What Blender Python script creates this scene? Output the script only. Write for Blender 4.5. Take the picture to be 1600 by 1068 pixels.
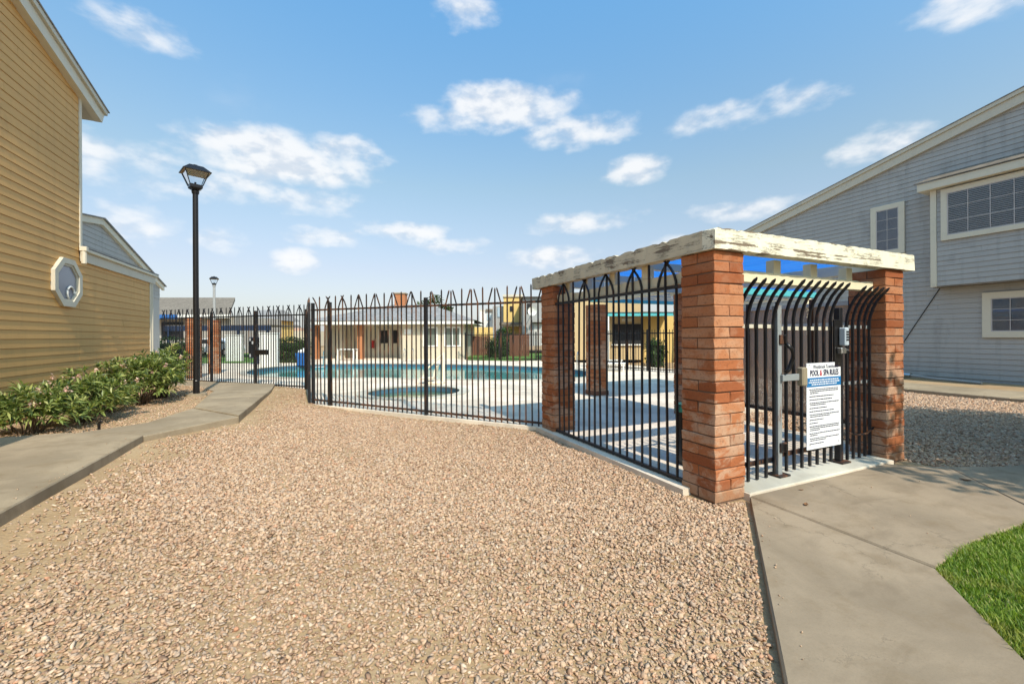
import bpy, bmesh, math, random
import numpy as np
from mathutils import Vector, geometry as mgeo
random.seed(7); np.random.seed(7)
SC = bpy.context.scene
COL = SC.collection
for o in list(bpy.data.objects): bpy.data.objects.remove(o)

# ------------------------------------------------------------------ camera
YAW = math.atan2(0.4105, 0.9119)
cam_d = bpy.data.cameras.new('camera'); cam = bpy.data.objects.new('camera', cam_d); COL.objects.link(cam)
cam_d.sensor_width = 36.0; cam_d.lens = 655.0/1600*36.0
cam_d.shift_y = -(534-525)/1600.0
cam_d.clip_start = 0.05; cam_d.clip_end = 2000
cam.location = (-3.277, -2.744, 1.55)
cam.rotation_mode = 'QUATERNION'
from mathutils import Quaternion
cam.rotation_quaternion = Quaternion((0,0,1), -YAW) @ Quaternion((1,0,0), math.pi/2) @ Quaternion((0,0,1), -0.0052)
SC.camera = cam

# ------------------------------------------------------------------ sun
SUN_EL = math.radians(46.0); SUN_X = 0.06
sd = bpy.data.lights.new('sun', 'SUN'); sd.energy = 3.1; sd.angle = math.radians(0.53); sd.color = (1.0, 0.90, 0.76)
sun = bpy.data.objects.new('sun', sd); COL.objects.link(sun)
_d = Vector((-SUN_X, 1.0, 0)).normalized()*math.cos(SUN_EL) + Vector((0,0,-math.sin(SUN_EL)))
sun.rotation_mode = 'QUATERNION'; sun.rotation_quaternion = _d.to_track_quat('-Z', 'Y'); sun.location = (0, -20, 30)

# ------------------------------------------------------------------ view
SC.view_settings.view_transform = 'Standard'; SC.view_settings.look = 'None'
SC.view_settings.gamma = 1.0; SC.view_settings.exposure = 0.68
SC.view_settings.use_curve_mapping = False
SC.cycles.max_bounces = 6; SC.cycles.diffuse_bounces = 3; SC.cycles.glossy_bounces = 3; SC.cycles.transmission_bounces = 3; SC.cycles.transparent_max_bounces = 10
SC.cycles.caustics_reflective = False; SC.cycles.caustics_refractive = False

# ------------------------------------------------------------------ world: Nishita sky with fair-weather clouds
w = bpy.data.worlds.new('World'); SC.world = w; w.use_nodes = True
nt = w.node_tree; nt.nodes.clear()
def wn(t, **k):
    n = nt.nodes.new(t)
    for a, b in k.items(): setattr(n, a, b)
    return n
def wm(op, a, b=None, c=None, clamp=False):
    n = wn('ShaderNodeMath', operation=op, use_clamp=clamp)
    for i, v in enumerate((a, b, c)):
        if v is None: continue
        if isinstance(v, (int, float)): n.inputs[i].default_value = v
        else: nt.links.new(v, n.inputs[i])
    return n.outputs[0]
out = wn('ShaderNodeOutputWorld'); bg = wn('ShaderNodeBackground'); nt.links.new(bg.outputs[0], out.inputs[0])
sky = wn('ShaderNodeTexSky', sky_type='NISHITA'); sky.sun_disc = False
sky.sun_elevation = SUN_EL; sky.sun_rotation = math.pi - 0.06
sky.altitude = 350; sky.air_density = 1.0; sky.dust_density = 1.6; sky.ozone_density = 1.0
bg.inputs[1].default_value = 0.15
tc = wn('ShaderNodeTexCoord'); sp = wn('ShaderNodeSeparateXYZ'); nt.links.new(tc.outputs['Generated'], sp.inputs[0])
# azimuth measured clockwise from +Y, elevation, both in radians
az = wm('ARCTAN2', sp.outputs[0], sp.outputs[1])
el = wm('ARCSINE', sp.outputs[2])
nz = wn('ShaderNodeTexNoise'); nz.inputs['Scale'].default_value = 7.0; nz.inputs['Detail'].default_value = 5; nz.inputs['Roughness'].default_value = 0.56
mp = wn('ShaderNodeMapping'); mp.inputs['Scale'].default_value = (1, 1, 2.0); nt.links.new(tc.outputs['Generated'], mp.inputs[0]); nt.links.new(mp.outputs[0], nz.inputs[0])
nz2 = wn('ShaderNodeTexNoise'); nz2.inputs['Scale'].default_value = 22.0; nz2.inputs['Detail'].default_value = 5; nt.links.new(mp.outputs[0], nz2.inputs[0])
# banks: (azimuth deg, elevation deg, half width deg, half height deg, weight)
CLOUDS = [(-4.5,20.6,12.0,3.1,1.0),(2.0,21.8,6.0,2.4,.95),(-9,16.2,13,2.2,.4),(23.5,28.6,9.5,3.0,1.0),(33,25.4,9.0,2.3,.85),(16,27.0,7.0,1.7,.75),
 (40.2,20.6,4.6,2.1,1.0),(51.5,24.8,6.5,1.5,.55),(59.0,25.0,4.6,1.7,.6),(65.5,18.8,4.2,1.9,.75),(-17.5,11.2,4.6,2.2,.7),(-10.5,10.8,3.6,2.0,.7),(-18,17.0,8,2.0,.3),
 (9.5,13.6,7,1.5,.75),(0.0,12.4,5,1.3,.6),(17.3,12.0,5,1.4,.65),(-3.0,9.3,3.2,1.6,.9),(34.0,15.0,8,1.7,.75),(17.6,37.4,4.6,1.9,.5),
 (73,28,6.0,2.2,.75),(-18,28.7,4.2,1.4,.32),(54,14.6,7,1.4,.65),(30,10.5,7,1.5,.6),(46,11.0,7,1.7,.75)]
dens = None
cmb = wn('ShaderNodeCombineXYZ'); nt.links.new(az, cmb.inputs[0]); nt.links.new(el, cmb.inputs[1])
for a, e, ra, re, wt in CLOUDS:
    ra, re, a, e = (math.radians(q_) for q_ in (ra, re, a, e)); k_ = math.sqrt(wt)
    va = wn('ShaderNodeVectorMath', operation='MULTIPLY_ADD'); nt.links.new(cmb.outputs[0], va.inputs[0])
    va.inputs[1].default_value = (k_/ra, k_/re, 0); va.inputs[2].default_value = (-a*k_/ra, -e*k_/re, 0)
    vd = wn('ShaderNodeVectorMath', operation='DOT_PRODUCT'); nt.links.new(va.outputs[0], vd.inputs[0]); nt.links.new(va.outputs[0], vd.inputs[1])
    q = wm('SUBTRACT', wt, vd.outputs['Value']); dens = q if dens is None else wm('MAXIMUM', dens, q)
n1 = wm('MULTIPLY', wm('SUBTRACT', nz.outputs[0], 0.5), 2.7)
n2 = wm('MULTIPLY', wm('SUBTRACT', nz2.outputs[0], 0.5), 1.2)
d0 = wm('ADD', wm('MAXIMUM', dens, -1.0), wm('ADD', n1, n2))
mr = wn('ShaderNodeMapRange', interpolation_type='SMOOTHSTEP'); mr.inputs[1].default_value = -0.1; mr.inputs[2].default_value = 1.15
nt.links.new(d0, mr.inputs[0])
# the rest of the sky dome carries the same sort of scattered cloud
far_n = wn('ShaderNodeMapRange', interpolation_type='SMOOTHSTEP'); far_n.inputs[1].default_value = 0.60; far_n.inputs[2].default_value = 0.82; far_n.inputs[4].default_value = 0.6
nz3 = wn('ShaderNodeTexNoise'); nz3.inputs['Scale'].default_value = 3.2; nz3.inputs['Detail'].default_value = 6; nt.links.new(mp.outputs[0], nz3.inputs[0]); nt.links.new(nz3.outputs[0], far_n.inputs[0])
cl = wm('MULTIPLY', wm('MAXIMUM', mr.outputs[0], wm('MULTIPLY', far_n.outputs[0], 0.35)), 0.86)
# haze whitening towards the horizon
hz = wm('POWER', wm('SUBTRACT', 1.0, wm('MAXIMUM', sp.outputs[2], 0.0)), 5.0)
mixh = wn('ShaderNodeMix', data_type='RGBA'); nt.links.new(wm('MULTIPLY', hz, 0.75), mixh.inputs[0])
rp = wn('ShaderNodeValToRGB'); els = rp.color_ramp.elements          # sky tint, by elevation only
for i, (p_, c_) in enumerate(((0.0,(.34,.30,.28)),(.15,(.40,.345,.33)),(.33,(.45,.47,.40)),(.62,(.41,.64,.66)))):
    e_ = els[i] if i < 2 else els.new(p_); e_.position = p_; e_.color = (*c_, 1)
nt.links.new(sp.outputs[2], rp.inputs[0])
mul = wn('ShaderNodeVectorMath', operation='MULTIPLY'); nt.links.new(sky.outputs[0], mul.inputs[0]); nt.links.new(rp.outputs[0], mul.inputs[1])
mul2 = wn('ShaderNodeVectorMath', operation='SCALE'); mul2.inputs['Scale'].default_value = 2.0; nt.links.new(mul.outputs[0], mul2.inputs[0])
nt.links.new(mul2.outputs[0], mixh.inputs[6]); mixh.inputs[7].default_value = (2.75, 3.05, 3.25, 1)
mixc = wn('ShaderNodeMix', data_type='RGBA'); nt.links.new(cl, mixc.inputs[0])
nt.links.new(mixh.outputs[2], mixc.inputs[6])
ccol = wn('ShaderNodeMix', data_type='RGBA'); ccol.inputs[6].default_value = (3.05, 3.3, 3.65, 1); ccol.inputs[7].default_value = (4.25, 4.25, 4.25, 1)
shd = wn('ShaderNodeMapRange', interpolation_type='SMOOTHSTEP'); shd.inputs[1].default_value = .36; shd.inputs[2].default_value = .58; nt.links.new(nz2.outputs[0], shd.inputs[0]); nt.links.new(shd.outputs[0], ccol.inputs[0]); nt.links.new(ccol.outputs[2], mixc.inputs[7])
nt.links.new(mixc.outputs[2], bg.inputs[0])

# ------------------------------------------------------------------ helpers
SN, CS = 0.4105, 0.9119
def far(px, d, z=0.0):
    """point at lateral bearing px (of the survey sketch) and forward distance d metres"""
    r = (px-800.0)/655.0*d
    return Vector((-3.277 + r*CS + d*SN, -2.744 - r*SN + d*CS, z))
def tag(o, label=None, cat=None, group=None, kind=None):
    if label: o['label'] = label
    if cat: o['category'] = cat
    if group: o['group'] = group
    if kind: o['kind'] = kind
    return o
def empty(name, loc=(0,0,0), rz=0.0):
    o = bpy.data.objects.new(name, None); COL.objects.link(o); o.location = loc; o.rotation_euler = (0,0,rz)
    o.empty_display_size = 0.2
    return o
def link(name, me, mat=None, parent=None, loc=(0,0,0), rz=0.0):
    o = bpy.data.objects.new(name, me); COL.objects.link(o)
    if mat is not None and len(me.materials) == 0: me.materials.append(mat)
    o.parent = parent; o.location = loc; o.rotation_euler = (0,0,rz)
    return o
class MB:
    def __init__(s): s.v = []; s.f = []
    def add(s, vs, fs):
        n = len(s.v); s.v += [tuple(p) for p in vs]; s.f += [tuple(i+n for i in f) for f in fs]; return s
    def box(s, x0, x1, y0, y1, z0, z1):
        return s.add([(x0,y0,z0),(x1,y0,z0),(x1,y1,z0),(x0,y1,z0),(x0,y0,z1),(x1,y0,z1),(x1,y1,z1),(x0,y1,z1)],
                     [(3,2,1,0),(4,5,6,7),(0,1,5,4),(1,2,6,5),(2,3,7,6),(3,0,4,7)])
    def prism(s, poly, z0, z1):
        n = len(poly); A = sum(poly[i][0]*poly[(i+1)%n][1]-poly[(i+1)%n][0]*poly[i][1] for i in range(n))
        if A < 0: poly = poly[::-1]
        return s.add([(p[0],p[1],z0) for p in poly]+[(p[0],p[1],z1) for p in poly],
                     [tuple(range(n))[::-1], tuple(range(n,2*n))]+[(i,(i+1)%n,(i+1)%n+n,i+n) for i in range(n)])
    def loft(s, a, b):
        n = len(a)
        return s.add(list(a)+list(b), [tuple(range(n))[::-1], tuple(range(n,2*n))]+[(i,(i+1)%n,(i+1)%n+n,i+n) for i in range(n)])
    def tube(s, pts, r, n=6, square=False):
        pts = [Vector(p) for p in pts]; rs = r if isinstance(r, (list, tuple)) else [r]*len(pts)
        base = len(s.v); up0 = Vector((0,0,1))
        for i, p in enumerate(pts):
            t = (pts[min(i+1,len(pts)-1)]-pts[max(i-1,0)]).normalized()
            ref = up0 if abs(t.z) < 0.93 else Vector((0,1,0))
            a = t.cross(ref).normalized(); b = t.cross(a).normalized()
            for k in range(n):
                an = 2*math.pi*k/n + (math.pi/n if square else 0)
                s.v.append(tuple(p + (a*math.cos(an)+b*math.sin(an))*rs[i]))
        for i in range(len(pts)-1):
            for k in range(n):
                s.f.append((base+i*n+k, base+i*n+(k+1)%n, base+(i+1)*n+(k+1)%n, base+(i+1)*n+k))
        s.f.append(tuple(base+k for k in range(n))[::-1]); s.f.append(tuple(base+(len(pts)-1)*n+k for k in range(n)))
        return s
    def sphere(s, c, r, nu=10, nv=7, sz=1.0):
        b = len(s.v)
        for j in range(nv+1):
            ph = math.pi*j/nv
            for i in range(nu):
                th = 2*math.pi*i/nu
                s.v.append((c[0]+r*math.sin(ph)*math.cos(th), c[1]+r*math.sin(ph)*math.sin(th), c[2]+r*sz*math.cos(ph)))
        for j in range(nv):
            for i in range(nu):
                s.f.append((b+j*nu+i, b+(j+1)*nu+i, b+(j+1)*nu+(i+1)%nu, b+j*nu+(i+1)%nu))
        return s
    def mesh(s, name, smooth=False, bevel=0.0, seg=1):
        me = bpy.data.meshes.new(name); me.from_pydata(s.v, [], s.f); me.update()
        bm = bmesh.new(); bm.from_mesh(me)
        bmesh.ops.recalc_face_normals(bm, faces=bm.faces)
        if bevel > 0: bmesh.ops.bevel(bm, geom=list(bm.edges), offset=bevel, segments=seg, affect='EDGES', profile=0.5)
        bm.to_mesh(me); bm.free()
        if smooth: me.polygons.foreach_set('use_smooth', [True]*len(me.polygons))
        return me
    def build(s, name, mat, parent=None, loc=(0,0,0), rz=0.0, smooth=False, bevel=0.0, seg=1):
        return link(name, s.mesh(name, smooth, bevel, seg), mat, parent, loc, rz)
def raw_mesh(name, V, Fc, mat, loc=(0,0,0), parent=None, smooth=False):
    """big triangle / quad soups from numpy arrays"""
    me = bpy.data.meshes.new(name); nv = len(V); nf, k = Fc.shape
    me.vertices.add(nv); me.vertices.foreach_set('co', V.astype(np.float32).ravel())
    me.loops.add(nf*k); me.loops.foreach_set('vertex_index', Fc.astype(np.int32).ravel())
    me.polygons.add(nf); me.polygons.foreach_set('loop_start', np.arange(0, nf*k, k, dtype=np.int32))
    me.polygons.foreach_set('loop_total', np.full(nf, k, dtype=np.int32))
    if smooth: me.polygons.foreach_set('use_smooth', np.ones(nf, dtype=bool))
    me.update(calc_edges=True); me.validate()
    return link(name, me, mat, parent, loc)

# ------------------------------------------------------------------ materials
class NM:
    """small node-graph writer"""
    def __init__(s, name):
        s.m = bpy.data.materials.new(name); s.m.use_nodes = True; s.t = s.m.node_tree
        s.b = s.t.nodes['Principled BSDF']; s.o = s.t.nodes['Material Output']
    def n(s, t, **k):
        x = s.t.nodes.new(t)
        for a, b in k.items(): setattr(x, a, b)
        return x
    def L(s, a, b): s.t.links.new(a, b)
    def val(s, sock, v):
        if isinstance(v, (int, float)): sock.default_value = v
        elif isinstance(v, tuple): sock.default_value = v if len(v) == 4 or len(v) == 3 and sock.type == 'VECTOR' else (*v, 1)
        else: s.L(v, sock)
    def pos(s, scale=(1,1,1), rot=(0,0,0), coord='world'):
        if coord == 'world': c = s.n('ShaderNodeNewGeometry').outputs['Position']
        else: c = s.n('ShaderNodeTexCoord').outputs['Object']
        m = s.n('ShaderNodeMapping'); m.inputs['Scale'].default_value = scale; m.inputs['Rotation'].default_value = rot
        s.L(c, m.inputs[0]); return m.outputs[0]
    def noise(s, vec, scale, detail=4, rough=0.55, dist=0.0):
        x = s.n('ShaderNodeTexNoise'); x.inputs['Scale'].default_value = scale; x.inputs['Detail'].default_value = detail
        x.inputs['Roughness'].default_value = rough; x.inputs['Distortion'].default_value = dist; s.L(vec, x.inputs[0]); return x.outputs[0]
    def vor(s, vec, scale, feature='F1', out='Distance'):
        x = s.n('ShaderNodeTexVoronoi', feature=feature); x.inputs['Scale'].default_value = scale; s.L(vec, x.inputs[0]); return x.outputs[out]
    def ramp(s, f, stops):
        x = s.n('ShaderNodeValToRGB'); e = x.color_ramp.elements
        while len(e) < len(stops): e.new(0.5)
        for i, (p, c) in enumerate(stops): e[i].position = p; e[i].color = (*c, 1) if len(c) == 3 else c
        s.val(x.inputs[0], f); return x.outputs[0]
    def sstep(s, f, a, b, lo=0.0, hi=1.0):
        x = s.n('ShaderNodeMapRange', interpolation_type='SMOOTHSTEP'); s.val(x.inputs[0], f)
        x.inputs[1].default_value = a; x.inputs[2].default_value = b; x.inputs[3].default_value = lo; x.inputs[4].default_value = hi; return x.outputs[0]
    def math(s, op, a, b=0.0):
        x = s.n('ShaderNodeMath', operation=op); s.val(x.inputs[0], a); s.val(x.inputs[1], b); return x.outputs[0]
    def mix(s, f, a, b, mode='MIX'):
        x = s.n('ShaderNodeMix', data_type='RGBA', blend_type=mode); s.val(x.inputs[0], f); s.val(x.inputs[6], a); s.val(x.inputs[7], b); return x.outputs[2]
    def bump(s, h, strength=0.3, dist=0.01):
        x = s.n('ShaderNodeBump'); x.inputs['Strength'].default_value = strength; x.inputs['Distance'].default_value = dist; s.L(h, x.inputs['Height'])
        s.L(x.outputs[0], s.b.inputs['Normal']); return x
    def rnd(s): return s.n('ShaderNodeObjectInfo').outputs['Random']
    def island(s): return s.n('ShaderNodeNewGeometry').outputs['Random Per Island']
    def fin(s, col, rough=0.7, spec=0.3, metal=0.0):
        s.val(s.b.inputs['Base Color'], col); s.val(s.b.inputs['Roughness'], rough); s.b.inputs['Specular IOR Level'].default_value = spec
        s.b.inputs['Metallic'].default_value = metal; return s.m

def m_siding(name, col, grain_axis='y', wear=0.35):
    m = NM(name)
    sc = (14, 0.8, 9) if grain_axis == 'y' else (0.8, 14, 9)
    v = m.pos(sc); g = m.noise(v, 6.0, 6, 0.6); big = m.noise(m.pos((1,1,1)), 0.55, 4)
    dirt = m.noise(m.pos((1.2, 1.2, .5)), 1.6, 5, .65)
    c = m.mix(m.math('MULTIPLY', m.sstep(big, .35, .65), .5), col, tuple(min(1, x*1.12) for x in col))
    c = m.mix(m.math('MULTIPLY', m.sstep(dirt, .52, .78), wear), c, tuple(x*.62 for x in col))
    stk = m.noise(m.pos((5,5,.35)), 1.3, 5, .6); c = m.mix(m.math('MULTIPLY', m.sstep(stk, .50, .72), wear*.7), c, tuple(x*.72 for x in col))
    c = m.mix(m.math('MULTIPLY', m.sstep(m.rnd(), 0, 1), .28), c, tuple(x*.84 for x in col))
    c = m.mix(m.math('MULTIPLY', m.sstep(g, .55, .75), .22), c, tuple(x*.6 for x in col))
    m.bump(g, 0.22, 0.004); return m.fin(c, .62, .3)
def m_paint(name, col, rough=.5, wear=.25, dark=.5):
    m = NM(name); n = m.noise(m.pos((1,1,1)), 3.0, 6, .65); f = m.noise(m.pos((9,9,2)), 5.0, 4)
    c = m.mix(m.math('MULTIPLY', m.sstep(n, .5, .8), wear), col, tuple(x*dark for x in col))
    c = m.mix(m.math('MULTIPLY', m.sstep(f, .55, .8), wear*.7), c, tuple(x*.7 for x in col))
    m.bump(f, .12, .003); return m.fin(c, rough, .35)
def m_peel(name, axis, amount, paint=(.78,.71,.52)):
    """old cream paint lifting off grey weathered timber, cracks along the grain"""
    m = NM(name)
    sc = {'x': (.55, 7, 15), 'y': (7, .55, 15)}[axis]
    v = m.pos(sc); a = m.noise(v, 1.5, 7, .62, .8); b = m.noise(v, 5.0, 5, .6); fl = m.noise(m.pos((2,2,3)), 2.2, 5, .6)
    crack = m.sstep(m.math('ABSOLUTE', m.math('SUBTRACT', a, .5)), 0.0, .016)
    crack = m.math('MAXIMUM', crack, m.sstep(fl, .42, .56, 1.0, 0.0)) if amount < .6 else crack
    peel = m.sstep(m.math('ADD', a, m.math('MULTIPLY', fl, .5)), .98-.3*amount, 1.02-.3*amount)
    wood = m.mix(b, (.10,.075,.05), (.30,.23,.16))
    p = m.mix(m.sstep(fl, .4, .75), paint, tuple(x*.86 for x in paint))
    c = m.mix(peel, p, wood); c = m.mix(crack, m.mix(.75, p, (.09,.06,.035)), c)
    h = m.math('SUBTRACT', m.math('MULTIPLY', crack, .7), m.math('MULTIPLY', peel, .6))
    m.bump(m.math('ADD', h, m.math('MULTIPLY', b, .25)), .55, .006); return m.fin(c, .68, .25)
def m_brick():
    m = NM('burnt_adobe_brick'); v = m.pos((1,1,1)); r = m.rnd()
    base = m.ramp(r, [(0,(.29,.090,.036)),(.3,(.38,.130,.052)),(.7,(.43,.165,.070)),(1,(.48,.225,.115))])
    n = m.noise(v, 5.5, 6, .65); s = m.noise(v, 45, 4, .7); st = m.noise(m.pos((1,1,1.6)), 3.1, 6, .62, .6)
    c = m.mix(m.math('MULTIPLY', m.sstep(n, .5, .72), .5), base, (.25,.07,.026))
    zz = m.n('ShaderNodeSeparateXYZ'); m.L(m.n('ShaderNodeNewGeometry').outputs['Position'], zz.inputs[0])
    low = m.sstep(zz.outputs[2], 1.75, .9)                      # salt bloom sits on the damp lower courses
    ef = m.math('MULTIPLY', m.sstep(m.math('ADD', st, m.math('MULTIPLY', r, .05)), .47, .60), m.math('ADD', .14, m.math('MULTIPLY', low, .55)))
    c = m.mix(ef, c, (.50,.34,.23))
    c = m.mix(m.math('MULTIPLY', m.sstep(s, .52, .70), .55), c, (.12,.05,.03))
    gr = m.math('MULTIPLY', m.sstep(m.math('ADD', zz.outputs[2], m.math('MULTIPLY', n, .25)), .34, .10), .6); c = m.mix(gr, c, (.22,.14,.085))   # soil splash on the bottom courses
    m.bump(m.math('ADD', m.math('MULTIPLY', s, .5), n), .6, .006); return m.fin(c, .88, .15)
def m_iron(name, rust=.5, base=(.012,.012,.014)):
    m = NM(name); n = m.noise(m.pos((7,7,1.6)), 2.2, 6, .65); f = m.noise(m.pos((1,1,1)), 60, 3)
    k = m.sstep(n, .66-.28*rust, .80-.24*rust)
    c = m.mix(m.math('MULTIPLY', k, .85), base, m.mix(f, (.10,.035,.015), (.22,.095,.04)))
    m.bump(f, .15, .002); m.fin(c, m.math('ADD', .38, m.math('MULTIPLY', k, .45)), .45); return m.m
def m_concrete(name, col, stain=.4, scale=1.0, cracks=0.0):
    m = NM(name); v = m.pos((1,1,1)); a = m.noise(v, .9*scale, 6, .65, .4); b = m.noise(v, 3.2, 7, .7); f = m.noise(v, 90, 3, .7); s = m.noise(m.pos((1.0,3.2,1)), 1.3, 6, .6, .8)
    c = m.mix(m.sstep(a, .36, .64), tuple(x*.80 for x in col), tuple(min(1,x*1.10) for x in col))
    c = m.mix(m.math('MULTIPLY', m.sstep(b, .48, .68), stain), c, (col[0]*.66, col[1]*.61, col[2]*.52))
    c = m.mix(m.math('MULTIPLY', m.sstep(s, .52, .68), stain*.8), c, (col[0]*.60, col[1]*.58, col[2]*.56))
    c = m.mix(m.math('MULTIPLY', m.sstep(f, .45, .75), .30), c, tuple(x*.6 for x in col))
    h = m.math('ADD', f, m.math('MULTIPLY', b, .6))
    if cracks:
        wv = m.noise(v, 1.7, 5, .6, 1.5); ad = m.n('ShaderNodeVectorMath', operation='MULTIPLY_ADD'); 
        cb = m.n('ShaderNodeCombineXYZ'); m.L(wv, cb.inputs[0]); m.L(b, cb.inputs[1]); m.L(cb.outputs[0], ad.inputs[0]); ad.inputs[1].default_value = (.7,.7,0); m.L(v, ad.inputs[2])
        e = m.vor(ad.outputs[0], .42, 'DISTANCE_TO_EDGE'); k = m.math('MULTIPLY', m.sstep(e, .0, .006, 1.0, 0.0), m.sstep(a, .47, .53))
        c = m.mix(m.math('MULTIPLY', k, cracks), c, tuple(x*.35 for x in col)); h = m.math('SUBTRACT', h, m.math('MULTIPLY', k, 2.0))
    m.bump(h, .25, .004); return m.fin(c, .82, .2)
def m_dirt():
    m = NM('sandy_dirt'); v = m.pos((1,1,1)); a = m.noise(v, 1.1, 6, .6); f = m.noise(v, 70, 4, .7); vo = m.vor(v, 38); vc = m.n('ShaderNodeTexVoronoi'); vc.inputs['Scale'].default_value = 38; m.L(v, vc.inputs[0])
    hs = m.n('ShaderNodeSeparateColor'); m.L(vc.outputs['Color'], hs.inputs[0])
    peb = m.ramp(hs.outputs[0], [(0,(.27,.18,.11)),(.5,(.40,.275,.165)),(1,(.47,.35,.24))])
    sand = m.mix(m.sstep(a, .35, .7), (.37,.25,.135), (.45,.325,.19))
    c = m.mix(m.math('MULTIPLY', m.sstep(vo, .55, .25), .55), sand, peb)
    c = m.mix(m.math('MULTIPLY', m.sstep(f, .45, .8), .4), c, (.20,.13,.075))
    m.bump(m.math('SUBTRACT', m.math('MULTIPLY', f, .6), vo), .5, .012); return m.fin(c, .95, .1)
def m_stone():
    m = NM('crushed_granite'); i = m.island()
    c = m.ramp(i, [(0,(.24,.145,.09)),(.10,(.39,.25,.165)),(.4,(.50,.33,.21)),(.58,(.56,.39,.255)),(.74,(.46,.34,.24)),(.88,(.40,.30,.222)),(.95,(.68,.52,.37)),(1,(.50,.245,.14))])
    f = m.noise(m.pos((1,1,1)), 55, 5, .7); c = m.mix(m.math('MULTIPLY', m.sstep(f, .45, .75), .35), c, (.33,.19,.12))
    m.bump(f, .4, .004); return m.fin(c, .9, .18)
def m_leaf(name, stops, trans=.35, rough=.45, patch=None):
    m = NM(name); c = m.ramp(m.island(), stops)
    if patch: c = m.mix(m.math('MULTIPLY', m.sstep(m.noise(m.pos((1,1,0)), 3.0, 4, .6), .50, .68), .75), c, m.mix(m.island(), patch, tuple(x*1.6 for x in patch)))
    m.fin(c, rough, .35)
    tr = m.n('ShaderNodeBsdfTranslucent'); m.L(m.mix(1.0, c, (1.0,1.15,.45), 'MULTIPLY'), tr.inputs[0])
    mx = m.n('ShaderNodeMixShader'); mx.inputs[0].default_value = trans
    m.L(m.b.outputs[0], mx.inputs[1]); m.L(tr.outputs[0], mx.inputs[2]); m.L(mx.outputs[0], m.o.inputs[0]); return m.m
def m_glass(name, tint=(.9,.95,.95), gloss=.02, f0=.08):
    m = NM(name); m.t.nodes.remove(m.b)
    tr = m.n('ShaderNodeBsdfTransparent'); tr.inputs[0].default_value = (*tint, 1)
    gl = m.n('ShaderNodeBsdfGlossy'); gl.inputs['Roughness'].default_value = gloss
    fr = m.n('ShaderNodeFresnel'); fr.inputs[0].default_value = 1.45
    mx = m.n('ShaderNodeMixShader'); m.L(m.math('ADD', fr.outputs[0], f0), mx.inputs[0]); m.L(tr.outputs[0], mx.inputs[1]); m.L(gl.outputs[0], mx.inputs[2]); m.L(mx.outputs[0], m.o.inputs[0]); return m.m
def m_water(name, tint):
    m = NM(name); m.t.nodes.remove(m.b)
    tr = m.n('ShaderNodeBsdfTransparent'); tr.inputs[0].default_value = (*tint, 1)
    gl = m.n('ShaderNodeBsdfGlossy'); gl.inputs['Roughness'].default_value = .03
    bp = m.n('ShaderNodeBump'); bp.inputs['Strength'].default_value = .25; bp.inputs['Distance'].default_value = .02
    m.L(m.noise(m.pos((1,1,1)), 3.5, 3, .5, .4), bp.inputs['Height']); m.L(bp.outputs[0], gl.inputs['Normal'])
    fr = m.n('ShaderNodeFresnel'); fr.inputs[0].default_value = 1.33; m.L(bp.outputs[0], fr.inputs['Normal'])
    mx = m.n('ShaderNodeMixShader'); m.L(m.math('MULTIPLY', fr.outputs[0], .72), mx.inputs[0]); m.L(tr.outputs[0], mx.inputs[1]); m.L(gl.outputs[0], mx.inputs[2]); m.L(mx.outputs[0], m.o.inputs[0]); return m.m
def m_shingle(name, col):
    m = NM(name); v = m.pos((1,1,1)); n = m.noise(v, 1.2, 5, .6); f = m.noise(v, 30, 4, .7); vo = m.vor(m.pos((3,3,7)), 2.2, 'F1', 'Color'); hs = m.n('ShaderNodeSeparateColor'); m.L(vo, hs.inputs[0])
    c = m.mix(hs.outputs[0], tuple(x*.75 for x in col), tuple(x*1.2 for x in col)); c = m.mix(m.math('MULTIPLY', m.sstep(n, .4, .7), .4), c, tuple(x*.7 for x in col))
    m.bump(f, .4, .01); return m.fin(c, .9, .1)

TAN = m_siding('tan_siding_paint', (.66,.375,.13))
GRY = m_siding('grey_siding_paint', (.40,.385,.36), wear=.7)
CREAM = m_paint('cream_trim_paint', (.66,.60,.47), .5, .35, .62)
CREAMG = m_paint('cream_trim_paint_aged', (.58,.53,.42), .5, .4, .62)
WHITE = m_paint('white_paint', (.74,.73,.68), .45, .2, .7)
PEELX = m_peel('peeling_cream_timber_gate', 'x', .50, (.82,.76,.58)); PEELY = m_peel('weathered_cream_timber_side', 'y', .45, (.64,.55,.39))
CREAMW = m_paint('cream_timber', (.74,.66,.46), .6, .3, .6)
BRICK = m_brick()
MORTAR = m_concrete('brown_mortar', (.20,.13,.09), .3)
IRON = m_iron('black_iron_rusting', .75, (.02,.017,.015)); IRON2 = m_iron('black_iron_paint', .32); IRONR = m_iron('iron_rail_rusty', .8); STEEL = m_iron('bare_steel_post', .5, (.26,.28,.28))
CONC = m_concrete('walk_concrete', (.345,.272,.182), .5, 1.0, .3); CONC2 = m_concrete('entry_concrete', (.315,.245,.168), .45, 1.0, .3); DECK = m_concrete('deck_concrete', (.76,.655,.52), .16); CURB = m_concrete('threshold_concrete', (.55,.52,.43), .3)
DIRT = m_dirt(); STONE = m_stone()
SHING = m_shingle('grey_shingles', (.27,.265,.26)); SHINGB = m_shingle('brown_shingles', (.21,.18,.145))
GLASS = m_glass('window_glass', (.90,.92,.94), .02, .0); GLASSL = m_glass('lantern_glass', (.93,.96,.98), .02, .03)
CURT = m_paint('grey_curtain', (.42,.41,.43), .8, .5, .5)
SASH = m_paint('pinkish_sash', (.50,.46,.44), .5, .2)
BLIND = m_paint('vinyl_blind', (.62,.60,.57), .5, .1); DARK = m_paint('dark_room', (.02,.02,.022), .8, .1)
BLACK = m_paint('black_enamel', (.012,.011,.011), .32, .3, .6)
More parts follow.
